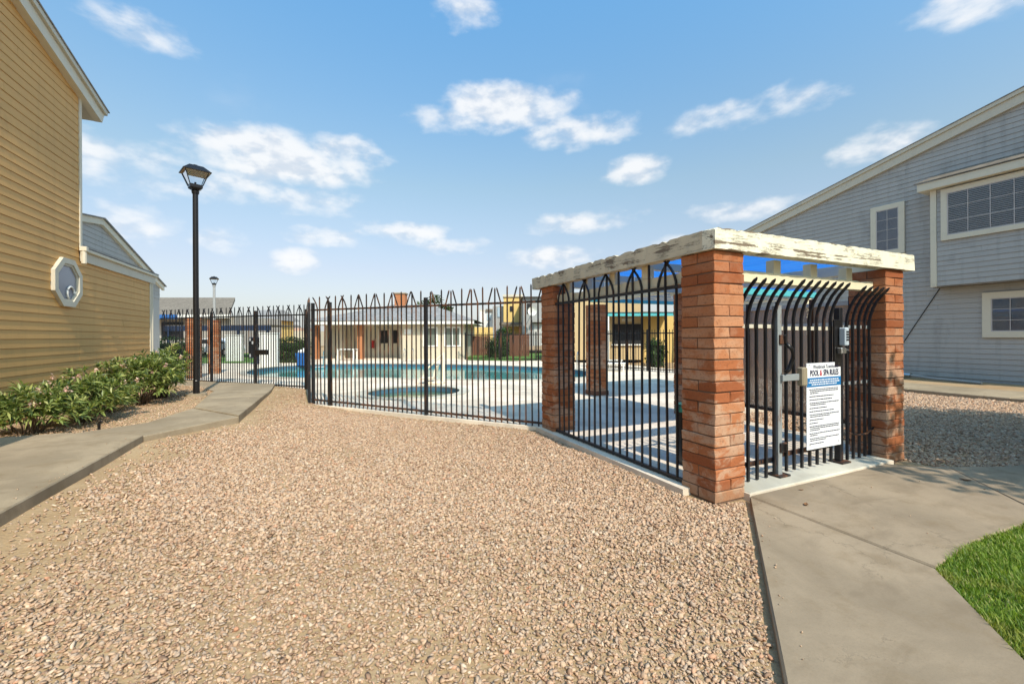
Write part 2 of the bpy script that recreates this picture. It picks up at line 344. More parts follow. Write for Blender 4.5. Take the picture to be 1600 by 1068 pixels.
LEAF = m_leaf('oleander_leaf', [(0,(.04,.07,.03)),(.25,(.12,.17,.05)),(.6,(.27,.33,.09)),(1,(.48,.48,.17))], .35, .38)
LEAFT = m_leaf('tree_leaf', [(0,(.035,.06,.02)),(.5,(.06,.10,.03)),(1,(.12,.15,.045))], .35)
HEDGE = m_leaf('hedge_leaf', [(0,(.02,.045,.015)),(.5,(.04,.085,.022)),(1,(.08,.13,.035))], .3)
GRASS = m_leaf('lawn_blade', [(0,(.09,.17,.025)),(.45,(.20,.31,.035)),(.85,(.32,.41,.06)),(1,(.55,.48,.20))], .45, .5, (.30,.27,.07))
PINK = m_leaf('oleander_flower', [(0,(.75,.42,.38)),(1,(.85,.62,.52))], .3)
BARK = m_paint('brown_bark', (.14,.095,.06), .9, .5, .5)
POOLP = m_concrete('pool_plaster', (.45,.68,.68), .12); TILE = m_paint('pool_tile_band', (.08,.17,.24), .3, .2)
WATER = m_water('pool_water', (.60,.88,.88)); WATERS = m_water('spa_water', (.72,.82,.62))
YEL = m_paint('yellow_stucco', (.66,.47,.17), .85, .2, .75); TANW = m_paint('beige_stucco', (.55,.49,.37), .85, .25, .75); GSTUC = m_paint('grey_stucco', (.33,.33,.32), .85, .2)
BWOOD = m_paint('brown_fence_wood', (.16,.07,.042), .8, .4, .6); TURQ = m_paint('turquoise_paint', (.09,.42,.45), .5, .2, .7)
BLUE = m_paint('blue_plastic', (.03,.13,.38), .45, .15); NAVY = m_paint('navy_paint', (.02,.035,.075), .5, .2)
METAL = m_paint('stainless_tube', (.55,.56,.56), .25, .1); METAL.node_tree.nodes['Principled BSDF'].inputs['Metallic'].default_value = .9
def m_canopy():
    m = NM('blue_canopy_sheet'); c = m.mix(m.noise(m.pos((1,1,1)), 2, 3), (.02,.16,.62), (.05,.28,.78)); m.fin(c, .5, .3)
    tr = m.n('ShaderNodeBsdfTranslucent'); m.L(c, tr.inputs[0]); mx = m.n('ShaderNodeMixShader'); mx.inputs[0].default_value = .6
    m.L(m.b.outputs[0], mx.inputs[1]); m.L(tr.outputs[0], mx.inputs[2]); m.L(mx.outputs[0], m.o.inputs[0]); return m.m
CANOPY = m_canopy()
def m_mesh():
    """brown expanded-metal sheet: round holes see through"""
    m = NM('brown_expanded_metal'); v = m.pos((1,1,1)); d = m.vor(v, 85)
    m.fin((.52,.34,.21), .7, .3); t = m.n('ShaderNodeBsdfTransparent'); mx = m.n('ShaderNodeMixShader')
    m.L(m.sstep(d, .26, .34, .55, 0.0), mx.inputs[0]); m.L(m.b.outputs[0], mx.inputs[1]); m.L(t.outputs[0], mx.inputs[2]); m.L(mx.outputs[0], m.o.inputs[0]); return m.m
MESH = m_mesh()

# ------------------------------------------------------------------ terrain
def sstep(a, b, x): t = np.clip((x-a)/(b-a), 0, 1); return t*t*(3-2*t)
def gz(x, y): return 0.15*sstep(-1.5, -6.0, np.asarray(x, float)) + 0.0*np.asarray(y, float)
FA, FB, FC_, FD = (0.0, 3.38), (-3.57, 7.80), (-3.70, 10.70), (-8.4, 15.46)   # line of the pool fence
def fence_y(x):
    if x > FA[0]: return 3.38
    if x > FB[0]: return FA[1] + (FA[0]-x)/(FA[0]-FB[0])*(FB[1]-FA[1])
    if x > FC_[0]: return FB[1] + (FB[0]-x)/(FB[0]-FC_[0])*(FC_[1]-FB[1])
    return FC_[1] + (FC_[0]-x)/(FC_[0]-FD[0])*(FD[1]-FC_[1])
g = MB(); R = 700
HOLE = [(-12,8),(8,8),(8,26),(-12,26)]; big = [(-R,-R),(R,-R),(R,R),(-R,R)]
g.v = [(*p,-.12) for p in big+HOLE]; g.f = [(0,1,5,4),(1,2,6,5),(2,3,7,6),(3,0,4,7)]
tag(g.build('ground', DIRT), kind='structure')
xs = np.concatenate([np.linspace(-30,-9,8), np.linspace(-8.8,0.0,60), np.linspace(.01,3.36,12), np.linspace(3.37,10.2,14), np.linspace(10.21,24,14)])
ys = np.linspace(0, 1, 60); V = []
for x in xs:
    top = fence_y(float(x))+.06 if x <= 0 else (0.1 if x < 3.35 else (2.9 if x < 10.2 else 20.0))
    if x < -8.4: top = 15.4
    for t in ys:
        y = -14 + (top+14)*t; z = float(gz(x, y)) - .02 + .012*math.sin(x*2.3+y*1.7)*math.sin(y*1.1-x*.6)
        V.append((x, y, z))
n = len(ys); Fq = [(i*n+j, (i+1)*n+j, (i+1)*n+j+1, i*n+j+1) for i in range(len(xs)-1) for j in range(n-1)]
me = bpy.data.meshes.new('gravel_bed'); me.from_pydata(V, [], Fq); me.update()
tag(link('gravel_bed', me, DIRT), kind='structure')

# ---- crushed granite
def in_poly(P, poly):
    x, y = P[:,0], P[:,1]; ins = np.zeros(len(P), bool); n = len(poly)
    for i in range(n):
        x0, y0 = poly[i]; x1, y1 = poly[(i+1)%n]
        c = ((y0 > y) != (y1 > y)) & (x < (x1-x0)*(y-y0)/(y1-y0+1e-12)+x0); ins ^= c
    return ins
PATH_L = [(-5.52,-9),(-5.52,4.53),(-4.60,5.71),(-4.54,10.0),(-4.75,11.72),(-6.5,13.4),(-7.0,12.9),(-5.95,11.4),(-5.84,9.9),(-5.58,7.2),(-5.85,5.75),(-6.55,5.16),(-9,5.2),(-9,-9)]
ENTRY = [(.37,-.07),(2.72,-.07),(2.86,-.24),(3.9,-.72),(9,-.95),(24,-1.0),(24,-2.4),(9,-2.2),(4.2,-1.6),(1.8,-1.37),(1.05,-1.33),(.33,-1.39),(-.3,-1.94),(-3.4,-4.85),(-6,-7.3),(-7.3,-6.2),(-4.6,-4.1),(-1.42,-1.54)]
GR_MAIN = [(-5.5,-5),(-5.5,4.55),(-4.58,5.72),(-4.52,10.0),(-4.6,11.6)]+[(-3.78,10.72),(-3.66,7.86),(-.1,3.44),(-.1,.35),(.0,0),(.34,-.03),(-1.44,-1.52),(-5,-4.5)]
GR_RIGHT = [(3.30,-.42),(3.9,-.70),(9,-.93),(11,-.95),(11,9),(10.3,9),(10.2,2.95),(3.42,2.95),(3.36,.3)]
GR_BED = [(-8.0,5.25),(-6.6,5.22),(-5.9,5.8),(-5.65,7.2),(-5.9,9.9),(-6.05,11.4),(-6.9,12.7),(-8,13.4)]
CAMXY = np.array([-3.277,-2.744])
def depth(P): d = P-CAMXY; return d[:,0]*SN+d[:,1]*CS
def lateral(P): d = P-CAMXY; return d[:,0]*CS-d[:,1]*SN
def lump(P, s, k):
    a = np.sin(P[:,0]*s+k)*np.cos(P[:,1]*s*1.13-k*.7); b = np.sin(P[:,0]*s*2.1-k*1.3+P[:,1]*s*.7)*np.cos(P[:,1]*s*1.9+k)
    return (a+b*.6)/1.6
def scatter(poly, dens, seed, view=1.45, dmax=40):
    rs = np.random.RandomState(seed); a = np.array(poly); lo, hi = a.min(0), a.max(0)
    n = int((hi-lo).prod()*dens); P = lo+rs.rand(n,2)*(hi-lo); P = P[in_poly(P, poly)]
    d = depth(P); l = lateral(P); P = P[(d > (1.3 if view < 2 else .4)) & (d < dmax) & (np.abs(l) < view*d+.3)]
    return P, rs
ICO = None
def rocks(name, P, rs, smin, smax, flat, lift, mat=STONE, fine=True):
    bm = bmesh.new()
    if fine: bmesh.ops.create_icosphere(bm, subdivisions=1, radius=1.0)
    else: bmesh.ops.create_cone(bm, cap_ends=True, cap_tris=False, segments=4, radius1=1.05, radius2=.75, depth=1.3); bmesh.ops.triangulate(bm, faces=bm.faces)
    bv = np.array([v.co[:] for v in bm.verts]); bf = np.array([[v.index for v in f.verts] for f in bm.faces]); bm.free()
    N = len(P); k = len(bv)
    V = np.repeat(bv[None], N, 0)*(1+rs.uniform(-.30,.30,(N,k,1)))
    if fine:                                                    # crushed faces: cut each stone with a few random planes
        for _ in range(4):
            nrm = rs.normal(size=(N,1,3)); nrm /= np.linalg.norm(nrm, axis=2, keepdims=True); h = rs.uniform(.25,.6,(N,1,1))
            dd = (V*nrm).sum(2, keepdims=True)-h; V = V-np.maximum(dd, 0)*nrm
    s = smin+(smax-smin)*rs.rand(N,1)**2.6
    S = np.concatenate([s*rs.uniform(.85,1.45,(N,1)), s*rs.uniform(.6,1.0,(N,1)), s*rs.uniform(flat*.6,flat*1.4,(N,1))], 1)
    V = V*S[:,None,:]
    tx, ty, tz = rs.normal(0,.38,N), rs.normal(0,.38,N), rs.rand(N)*6.283
    def rot(V, a, i, j):
        c, s_ = np.cos(a)[:,None], np.sin(a)[:,None]; x, y = V[:,:,i].copy(), V[:,:,j].copy(); V[:,:,i] = c*x-s_*y; V[:,:,j] = s_*x+c*y
    rot(V,tx,1,2); rot(V,ty,0,2); rot(V,tz,0,1)
    z = gz(P[:,0], P[:,1])-.02+.012*np.sin(P[:,0]*2.3+P[:,1]*1.7)*np.sin(P[:,1]*1.1-P[:,0]*.6)+S[:,2]*lift+rs.uniform(-.004,.011,N)
    V[:,:,0] += P[:,0:1]; V[:,:,1] += P[:,1:2]; V[:,:,2] += z[:,None]
    Fc = (bf[None]+(np.arange(N)*k)[:,None,None]).reshape(-1,3)
    return raw_mesh(name, V.reshape(-1,3), Fc, mat)
P, rs = scatter(GR_MAIN, 5000, 3, 1.36)
d = depth(P)
edge = np.clip((P[:,0]+5.5+np.where(P[:,1]>4.5, -(np.clip(P[:,1]-4.5,0,1.2)*.78), 0)+.25*lump(P,2.2,.3))/1.0, 0, 1)       # bare sandy strip beside the walk
edge2 = np.clip(((P[:,0]-0)*-.77+(P[:,1]-3.44)*-.64)/.5, .3, 1)
bare = np.clip(1.2-1.5*np.clip(lump(P, 1.25, 2.0)-.5, 0, 1)-.9*np.clip(lump(P, 3.1, .4)-.55, 0, 1), .3, 1)
keep = rs.rand(len(P)) < np.interp(d, [2.6,4.2,6.0], [1.0,.72,.5])*(.05+.95*edge**1.5)*edge2*bare
P = P[keep]; d = depth(P)+rs.normal(0,.45,len(P))
tag(rocks('gravel', P[d < 3.3], rs, .0078, .0215, .45, .35), 'nearest pink and tan crushed granite gravel in the foreground', 'gravel', kind='stuff')
tag(rocks('gravel', P[d >= 3.3], rs, .0095, .0235, .50, .35, fine=False), 'pink and tan crushed granite gravel spread up to the pool fence', 'gravel', kind='stuff')
P, rs = scatter(GR_RIGHT, 1500, 5, 1.4); P = P[rs.rand(len(P)) < np.clip(1.1-np.clip(lump(P,1.3,1.0)-.5,0,1)*1.4, .2, 1)]
tag(rocks('gravel', P, rs, .013, .030, .60, .35, fine=False), 'shaded crushed granite between the entry walk and the grey townhouse', 'gravel', kind='stuff')
P, rs = scatter(GR_BED, 500, 6)
tag(rocks('gravel', P, rs, .008, .020, .55, .3, fine=False), 'thin sandy gravel under the oleander bushes', 'gravel', kind='stuff')

# ---- concrete walks
def slab(parent, poly, zt, zb, mat, name='slab'):
    """cast slab with eased top edge; zt may be a function of (x, y)"""
    ft = zt if callable(zt) else (lambda x, y: zt)
    n = len(poly); A = sum(poly[i][0]*poly[(i+1)%n][1]-poly[(i+1)%n][0]*poly[i][1] for i in range(n))
    if A < 0: poly = poly[::-1]
    c = (sum(p[0] for p in poly)/n, sum(p[1] for p in poly)/n)
    def inset(p, e):
        d = Vector((p[0]-c[0], p[1]-c[1])); L = d.length; d = d*(1-e/L); return (c[0]+d.x, c[1]+d.y)
    rings = [[(p[0],p[1],zb) for p in poly], [(p[0],p[1],ft(*p)-.012) for p in poly], [(*inset(p,.012), ft(*p)) for p in poly]]
    V = sum(rings, []); F = [(r*n+i, r*n+(i+1)%n, (r+1)*n+(i+1)%n, (r+1)*n+i) for r in range(2) for i in range(n)]
    tris = mgeo.tessellate_polygon([[Vector(p) for p in rings[2]]])
    F += [tuple(2*n+i for i in t) for t in tris]
    b = MB(); b.v = V; b.f = F
    return b.build(name, mat, parent)
wl = empty('path', (0,0,0)); tag(wl, kind='structure')
zl = lambda x, y: .235-.010*max(0, y-4.5)
slab(wl, [(-9.5,-1.2),(-5.52,-1.2),(-5.52,1.55),(-9.5,1.6)], .235, -.1, CONC)
slab(wl, [(-9.5,1.612),(-5.52,1.562),(-5.52,4.52),(-6.55,5.16),(-9.5,5.22)], .235, -.1, CONC)
slab(wl, [(-5.52,4.535),(-4.60,5.70),(-5.58,7.19),(-5.85,5.75),(-6.53,5.17)], lambda x,y: zl(x,y)-.018, -.1, CONC)
slab(wl, [(-4.60,5.712),(-4.555,8.6),(-5.70,8.6),(-5.57,7.2)], zl, -.1, CONC)
slab(wl, [(-4.555,8.612),(-4.535,10.05),(-4.60,11.55),(-5.95,12.85),(-5.84,9.9),(-5.71,8.612)], zl, -.1, CONC)
slab(wl, [(-5.86,10.4),(-5.955,12.84),(-7.9,14.6),(-8.0,13.4),(-6.6,12.0)], .15, -.1, CONC)
we = empty('path', (0,0,0)); tag(we, kind='structure')
slab(we, [(.375,-.07),(2.72,-.07),(2.86,-.24),(3.2,-.42),(2.2,-1.38),(1.8,-1.37),(1.05,-1.33),(.345,-1.385)], .040, -.1, CONC2)
slab(we, [(3.21,-.425),(3.9,-.72),(5.2,-.78),(5.2,-1.75),(4.2,-1.6),(2.21,-1.385)], .038, -.1, CONC2)
slab(we, [(5.215,-.78),(9,-.95),(24,-1.0),(24,-2.4),(9,-2.2),(5.215,-1.755)], .040, -.1, CONC2)
slab(we, [(.365,-.075),(.335,-1.385),(-.3,-1.94),(-1.95,-3.48),(-3.05,-2.86),(-1.42,-1.54)], .034, -.1, CONC2)
slab(we, [(-1.96,-3.49),(-3.4,-4.85),(-6,-7.3),(-7.3,-6.2),(-4.6,-4.1),(-3.06,-2.87)], .034, -.1, CONC2)
# sidewalk along the grey townhouse
ws = empty('path', (0,0,0)); tag(ws, kind='structure')
for k in range(9):
    y0 = -6+k*1.83; slab(ws, [(11.0,y0),(12.9,y0),(12.9,y0+1.818),(11.0,y0+1.818)], .08, -.1, CONC)

# ---- pool deck with pool and spa openings
DZ = .05
POOL = [(-4.6,15.0),(-3.4,14.05),(-1.4,13.35),(.5,11.6),(3.2,9.95),(5.6,9.9),(7.0,11.6),(6.6,14.6),(4.6,17.6),(1.6,20.3),(-2.2,22.6),(-5.0,22.4),(-6.4,20.2),(-6.2,17.0)]
def smooth_loop(p, it=3):
    for _ in range(it):
        q = []
        for i in range(len(p)):
            a, b = p[i], p[(i+1)%len(p)]; q += [(a[0]*.75+b[0]*.25, a[1]*.75+b[1]*.25), (a[0]*.25+b[0]*.75, a[1]*.25+b[1]*.75)]
        p = q
    return p
POOLS = smooth_loop(POOL, 2)
SPA_C, SPA_R = (-1.02, 8.75), 1.22
SPA = [(SPA_C[0]+SPA_R*math.cos(a*math.pi/20), SPA_C[1]+SPA_R*math.sin(a*math.pi/20)) for a in range(40)]
OUTER = [(-.09,.30),(.38,.30),(.38,-.06),(2.90,-.06),(2.90,.30),(3.42,.32),(3.45,3.0),(10.25,3.0),(11,14),(9.3,19.6),(5.6,27.4),(4,33),(-13,33),(-13,18.5),(-8.55,15.6),(-3.84,10.76),(-3.71,7.86),(-.09,3.40)]
loops = [OUTER, POOLS[::-1], SPA[::-1]]
tris = mgeo.tessellate_polygon([[Vector((p[0],p[1],0)) for p in l] for l in loops]); allp = sum(loops, [])
b = MB(); b.v = [(p[0],p[1],DZ) for p in allp]; b.f = [tuple(t) for t in tris]
no = len(OUTER); nb = len(b.v); b.v += [(p[0],p[1],-.15) for p in OUTER]; b.f += [(i,(i+1)%no,nb+(i+1)%no,nb+i) for i in range(no)]
deck = b.build('pool_deck', DECK); tag(deck, kind='structure')
# saw-cut joints filled with pale sealant
JO = m_concrete('joint_sealant', (.66,.62,.54), .1)
for (x0,y0,x1,y1) in ((.1,4.35,3.2,4.35),(1.62,.5,1.62,9.0),(3.35,5.62,8.8,5.62),(-3.4,7.9,4.5,7.9),(.1,1.78,3.0,1.78),(-1.5,5.4,-1.5,7.2)):
    L = math.hypot(x1-x0, y1-y0); MB().box(0,L,-.011,.011,0,.0035).build('joint', JO, deck, (x0,y0,DZ-.001), math.atan2(y1-y0,x1-x0))
th = MB().box(.40,2.885,-.055,.34,.0,.057).build('threshold', CURB, deck, bevel=.008)
def ring(loop, z0, z1):
    n = len(loop); return [(p[0],p[1],z0) for p in loop]+[(p[0],p[1],z1) for p in loop], [(i,(i+1)%n,(i+1)%n+n,i+n) for i in range(n)]
def basin(name, loop, zt, zb, mat, tile, water, zw, wname):
    r = empty(name); tag(r, kind='structure')
    b = MB(); v, f = ring(loop, zb, zt-.16); b.add(v, f); b.add([(p[0],p[1],zb) for p in loop], [tuple(t) for t in mgeo.tessellate_polygon([[Vector((p[0],p[1],0)) for p in loop]])]); b.build('basin', mat, r)
    b = MB(); v, f = ring(loop, zt-.16, zt); b.add(v, f); b.build('tile_band', tile, r)
    b = MB(); b.add([(p[0],p[1],zw) for p in loop], [tuple(t) for t in mgeo.tessellate_polygon([[Vector((p[0],p[1],0)) for p in loop]])]); wo = b.build(wname, water); tag(wo, kind='structure')
    cx, cy = sum(p[0] for p in loop)/len(loop), sum(p[1] for p in loop)/len(loop)
    b = MB(); n = len(loop); o_ = []
    for i, p in enumerate(loop):
        q0, q1 = loop[i-1], loop[(i+1)%n]; t = Vector((q1[0]-q0[0], q1[1]-q0[1])).normalized(); o_.append((p[0]+t.y*.28, p[1]-t.x*.28))
    A = sum(loop[i][0]*loop[(i+1)%n][1]-loop[(i+1)%n][0]*loop[i][1] for i in range(n))
    if A < 0: o_ = [(2*p[0]-q[0], 2*p[1]-q[1]) for p, q in zip(loop, o_)]
    i_ = [(p[0]*1.02-q[0]*.02*1, p[1]) for p, q in zip(loop, o_)]
    vs = [(p[0],p[1],zt-.03) for p in loop]+[(p[0],p[1],zt+.022) for p in loop]+[(p[0],p[1],zt+.018) for p in o_]+[(p[0],p[1],zt-.01) for p in o_]
    b.add(vs, [(k*n+i, k*n+(i+1)%n, (k+1)*n+(i+1)%n, (k+1)*n+i) for k in range(3) for i in range(n)]); b.build('coping', CURB, r)
basin('pool', POOLS, DZ, -1.15, POOLP, TILE, WATER, -.10, 'pool_water')
basin('spa', SPA, DZ, -.75, m_concrete('spa_plaster', (.42,.50,.36), .2), TILE, WATERS, -.08, 'spa_water')

# ---- lawns
def blades(name, poly, dens, h, seed, label, view=1.5, wd=.0032, dmax=60, base=.010):
    P, rs = scatter(poly, dens, seed, view, dmax); N = len(P)
    a = rs.rand(N)*6.283; hh = h*rs.uniform(.4,1.25,N)*(1+.5*lump(P, 5.0, 1.0)); ln = hh*rs.uniform(.15,.8,N); w_ = wd*rs.uniform(.7,1.4,N)
    dx, dy = np.cos(a), np.sin(a); px, py = -dy, dx
    z0 = np.full(N, base)
    def pt(t, side):
        o = ln*t*t; return np.stack([P[:,0]+dx*o+px*w_*side*(1-.5*t), P[:,1]+dy*o+py*w_*side*(1-.5*t), z0+hh*t*(1-.18*t)], 1)
    V = np.stack([pt(0,-1),pt(0,1),pt(.55,1),pt(.55,-1),pt(1.0,0)], 1).reshape(-1,3)
    b_ = (np.arange(N)*5)[:,None]; F = np.concatenate([b_+np.array([[0,1,2]]), b_+np.array([[0,2,3]]), b_+np.array([[3,2,4]])], 0)
    return tag(raw_mesh(name, V, F, GRASS), label, 'grass', kind='stuff')
SOIL = m_paint('lawn_thatch', (.075,.085,.028), .95, .5, .5)
LAWN = [(.345,-1.40),(1.05,-1.345),(1.8,-1.385),(4.2,-1.62),(9,-2.22),(9,-7),(-2.6,-7),(-3.3,-4.9),(-.29,-1.96)]
b = MB(); b.v = [(p[0],p[1],.012) for p in LAWN]; b.f = [tuple(t) for t in mgeo.tessellate_polygon([[Vector((p[0],p[1],0)) for p in LAWN]])]
tag(b.build('lawn', SOIL), kind='structure')
LAWNV = [(.335,-1.385),(1.05,-1.325),(1.8,-1.365),(4.2,-1.60),(4.2,-3.4),(-.6,-4.0),(-1.6,-3.15),(-.31,-1.945)]
blades('grass', LAWNV, 17000, .052, 11, 'bright green lawn grass in the fork of the entry walk', view=3.5)

# ------------------------------------------------------------------ brick pillars
BRL, BRH, CO = .40, .0925, .1016
def brick_meshes():
    out_ = []
    for s in range(7):
        b = MB().box(-.198,.198,-.097,.097,-BRH/2,BRH/2); me = b.mesh('brick', bevel=.006)
        rs = random.Random(s)
        for v in me.vertices: v.co += Vector((rs.uniform(-.004,.004), rs.uniform(-.004,.004), rs.uniform(-.003,.003)))
        me.materials.append(BRICK); out_.append(me)
    return out_
BRM = brick_meshes(); rb = random.Random(5)
def pillar(x, y, label, n=23, z0=0.0, flip=0, group=None, base=False):
    r = empty('brick_pillar', (x+.2, y+.2, z0)); tag(r, label, 'pillar', group)
    MB().box(-.187,.187,-.187,.187,-.15,n*CO).build('mortar_core', MORTAR, r)
    for k in range(n):
        for s in (-1, 1):
            o = link('brick', rb.choice(BRM), None, r); j = lambda a: rb.uniform(-a, a)
            along_x = (k+flip) % 2 == 0
            o.location = ((j(.004), s*.1005+j(.004)) if along_x else (s*.1005+j(.0025), j(.002)))+((k+.5)*CO,)
            o.rotation_euler = (j(.006), j(.004), (0 if along_x else math.pi/2)+(math.pi if rb.random() < .5 else 0)+j(.007))
    if base: MB().box(-.215,.215,-.215,.215,0,.16).build('base_course', BWOOD, r, bevel=.008)
    return r
pillar(0, 0, 'nearest brick pillar at the front left corner of the gate, salt stained')
pillar(0, 2.963, 'brick pillar under the far end of the left timber beam, where the long fence ends')
pillar(2.888, 0, 'brick pillar right of the rules sign, its left face in shade')
pillar(2.888, 2.963, 'shaded brick pillar half hidden behind the nearest corner pillar')
pillar(2.90, 5.95, 'dark brick pillar with brown base band standing inside the shelter', base=True)
pf = far(335, 17.6); pillar(pf.x-.2, pf.y-.2, 'orange brick pillar on the deck right of the tall lamp post', 22, .05)
pf = far(303, 15.6); pillar(pf.x-.2, pf.y-.2, 'orange brick pillar mostly hidden behind the tall lamp post', 22, .05)

# ------------------------------------------------------------------ shelter timber
def rough_beam(x0,x1,y0,y1,z0,z1, axis, mat, name, parent, amp=.004, seg=46, seed=1):
    """timber with slightly uneven, splintered arrises"""
    rs = random.Random(seed); secs = []
    L0, L1 = (x0, x1) if axis == 'x' else (y0, y1)
    b = MB()
    for i in range(seg+1):
        t = L0+(L1-L0)*i/seg; j = lambda: rs.uniform(-amp, amp)
        chip = -rs.uniform(.008,.022) if rs.random() < .16 else 0
        if axis == 'x': ring_ = [(t,y0+j(),z0+j()*.5),(t,y1+j(),z0+j()*.5),(t,y1+j(),z1+j()+chip*.4),(t,y0+j(),z1+j()+chip)]
        else: ring_ = [(x0+j(),t,z0+j()*.5),(x1+j(),t,z0+j()*.5),(x1+j(),t,z1+j()+chip*.4),(x0+j(),t,z1+j()+chip)]
        b.v += ring_
    for i in range(seg):
        for k in range(4): b.f.append((i*4+k, i*4+(k+1)%4, (i+1)*4+(k+1)%4, (i+1)*4+k))
    b.f += [(0,1,2,3), (seg*4+3,seg*4+2,seg*4+1,seg*4)]
    return b.build(name, mat, parent)
PT = 23*CO
sh = empty('timber_shelter', (0,0,0)); tag(sh, 'cream painted timber shelter with peeling beams and blue roof over the pool gate', 'shelter')
bt, bb = PT+.195, PT+.003
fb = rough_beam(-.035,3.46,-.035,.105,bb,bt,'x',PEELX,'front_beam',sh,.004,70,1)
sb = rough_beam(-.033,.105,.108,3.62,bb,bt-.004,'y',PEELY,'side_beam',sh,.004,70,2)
rough_beam(.405,2.885,.13,.225,2.085,2.19,'x',CREAMW,'lower_front_beam',sh,.001,20,3)
rough_beam(.075,.165,.405,2.96,2.085,2.19,'y',CREAMW,'lower_side_beam',sh,.001,20,4)
for t in (1.05,1.68,2.36): MB().box(t,t+.115,.145,.235,2.192,PT+.002).build('spacer_block', CREAMW, sh, bevel=.004)
for t in (.95,1.55,2.15,2.62): MB().box(.08,.17,t,t+.11,2.192,PT+.002).build('spacer_block', CREAMW, sh, bevel=.004)
rough_beam(3.05,3.19,.11,3.60,bb,bt-.003,'y',CREAMW,'side_beam',sh,.002,20,5)
rough_beam(.11,3.045,3.10,3.24,bb,bt-.006,'x',CREAMW,'rear_beam',sh,.002,20,6)
for k in range(2): rough_beam(.107,3.048,1.25+k*1.1,1.33+k*1.1,bb+.02,bb+.11,'x',CREAMW,'rafter',sh,.001,6,7+k)
for k in range(3):
    x0 = .11+k*.978; b = MB(); n = 22; V = []
    for i in range(n+1):
        x = x0+.975*i/n; z = bb+.135+.012*math.sin(i/n*math.pi*8)
        V += [(x,.50,z),(x,3.09,z+.02)]
    b.v = V; b.f = [(2*i,2*i+2,2*i+3,2*i+1) for i in range(n)]; b.build('roof_sheet', CANOPY, sh, smooth=True)
# right wing with turquoise beams
wg = empty('timber_shelter', (0,0,0)); tag(wg, 'turquoise beamed shade wing with blue roof behind the first shelter', 'shelter')
MB().box(2.86,7.4,5.97,6.10,2.40,2.54).build('turquoise_beam', TURQ, wg, bevel=.006)
MB().box(2.86,7.4,3.36,3.49,2.42,2.56).build('turquoise_beam', TURQ, wg, bevel=.006)
MB().box(3.05,3.18,3.50,5.96,2.405,2.535).build('cream_beam', CREAMW, wg, bevel=.006)
MB().box(7.1,7.23,3.50,5.96,2.405,2.535).build('cream_beam', CREAMW, wg, bevel=.006)
for k in range(4): MB().box(3.2,7.08,3.85+k*.52,3.93+k*.52,2.44,2.53).build('rafter', CREAMW, wg, bevel=.004)
for px_ in ((7.05,3.38),(7.05,5.94)): MB().box(px_[0],px_[0]+.2,px_[1],px_[1]+.2,.05,2.40).build('post', CREAMW, wg, bevel=.006)
for k in range(3):
    b = MB(); n = 24; x0 = 2.9+k*1.5
    for i in range(n+1):
        x = x0+1.49*i/n; z = 2.585+.018*math.sin(i/n*math.pi*10); b.v += [(x,3.34,z),(x,6.0,z+.03)]
    b.f = [(2*i,2*i+2,2*i+3,2*i+1) for i in range(n)]; b.build('roof_sheet', CANOPY, wg, smooth=True)

# ------------------------------------------------------------------ iron fences
PW = .0140
def bar_mesh(pts, name='picket', r=PW, tip=True, mat=IRON):
    rr = [r]*len(pts)
    if tip: pts = pts+[tuple(Vector(pts[-1])+(Vector(pts[-1])-Vector(pts[-2])).normalized()*.03)]; rr = rr+[r*.35]
    b = MB().tube(pts, rr, 4, square=True); me = b.mesh(name); me.materials.append(mat); return me
def picket_set(hr, mat, style):
    """straight, tall centre and two leaning pickets around a rail at height hr"""
    st = bar_mesh([(0,0,-.045),(0,0,hr+.27)], mat=mat); ce = bar_mesh([(0,0,-.045),(0,0,hr+.24)], mat=mat)
    def lean(s):
        if style == 'arch': p = [(0,0,-.045),(0,0,hr),(s*.006,0,hr+.06),(s*.03,0,hr+.13),(s*.075,0,hr+.20),(s*.135,0,hr+.265),(s*.18,0,hr+.31)]
        elif style == 'crown': p = [(0,0,-.045),(0,0,hr),(s*.008,0,hr+.05),(s*.05,0,hr+.15),(s*.10,0,hr+.225),(s*.145,0,hr+.275)]
        elif style == 'point': p = [(0,0,-.045),(0,0,hr+.02),(s*.105,0,hr+.27)]
        else: p = [(0,0,-.045),(0,0,hr+.02),(s*.07,0,hr+.25)]
        return bar_mesh(p, mat=mat)
    return st, ce, lean(1), lean(-1)
def fence(name, label, p0, p1, zb0, zb1, hr, spacing, styles, posts, mat=IRON, phase=0, cat='fence', group=None, rust=IRONR, post_h=.16):
    p0, p1 = Vector((*p0,0)), Vector((*p1,0)); L = (p1-p0).length
    r = empty(name, (p0.x,p0.y,zb0), math.atan2(p1.y-p0.y, p1.x-p0.x)); tag(r, label, cat, group)
    sl = (zb1-zb0)/L
    def rail(z, h, t):
        b = MB(); b.loft([(0,-t,z),(0,t,z),(0,t,z+h),(0,-t,z+h)], [(L,-t,z+sl*L),(L,t,z+sl*L),(L,t,z+h+sl*L),(L,-t,z+h+sl*L)]); return b
    rail(hr-.018, .036, .017).build('top_rail', rust, r); rail(.03, .036, .017).build('bottom_rail', rust, r)
    sets = {s: picket_set(hr, mat, s) for s in set(styles)}
    n = int(L/spacing); off = (L-(n-1)*spacing)/2
    rj = random.Random(len(label))
    for i in range(n):
        x = off+i*spacing; st = styles[min(len(styles)-1, int(x/L*len(styles)))]
        if any(abs(x-p) < .05 for p in posts): continue
        me = sets[st][(0,2,1,3)[(i+phase) % 4]]
        o = link('picket', me, None, r, (x, 0, sl*x)); o.rotation_euler = (rj.uniform(-.008,.008), rj.uniform(-.006,.006), 0)
    for p in posts: MB().box(p-.03,p+.03,-.03,.03,-.12,hr+post_h).build('post', IRON2, r, (0,0,sl*p), bevel=.004)
    return r
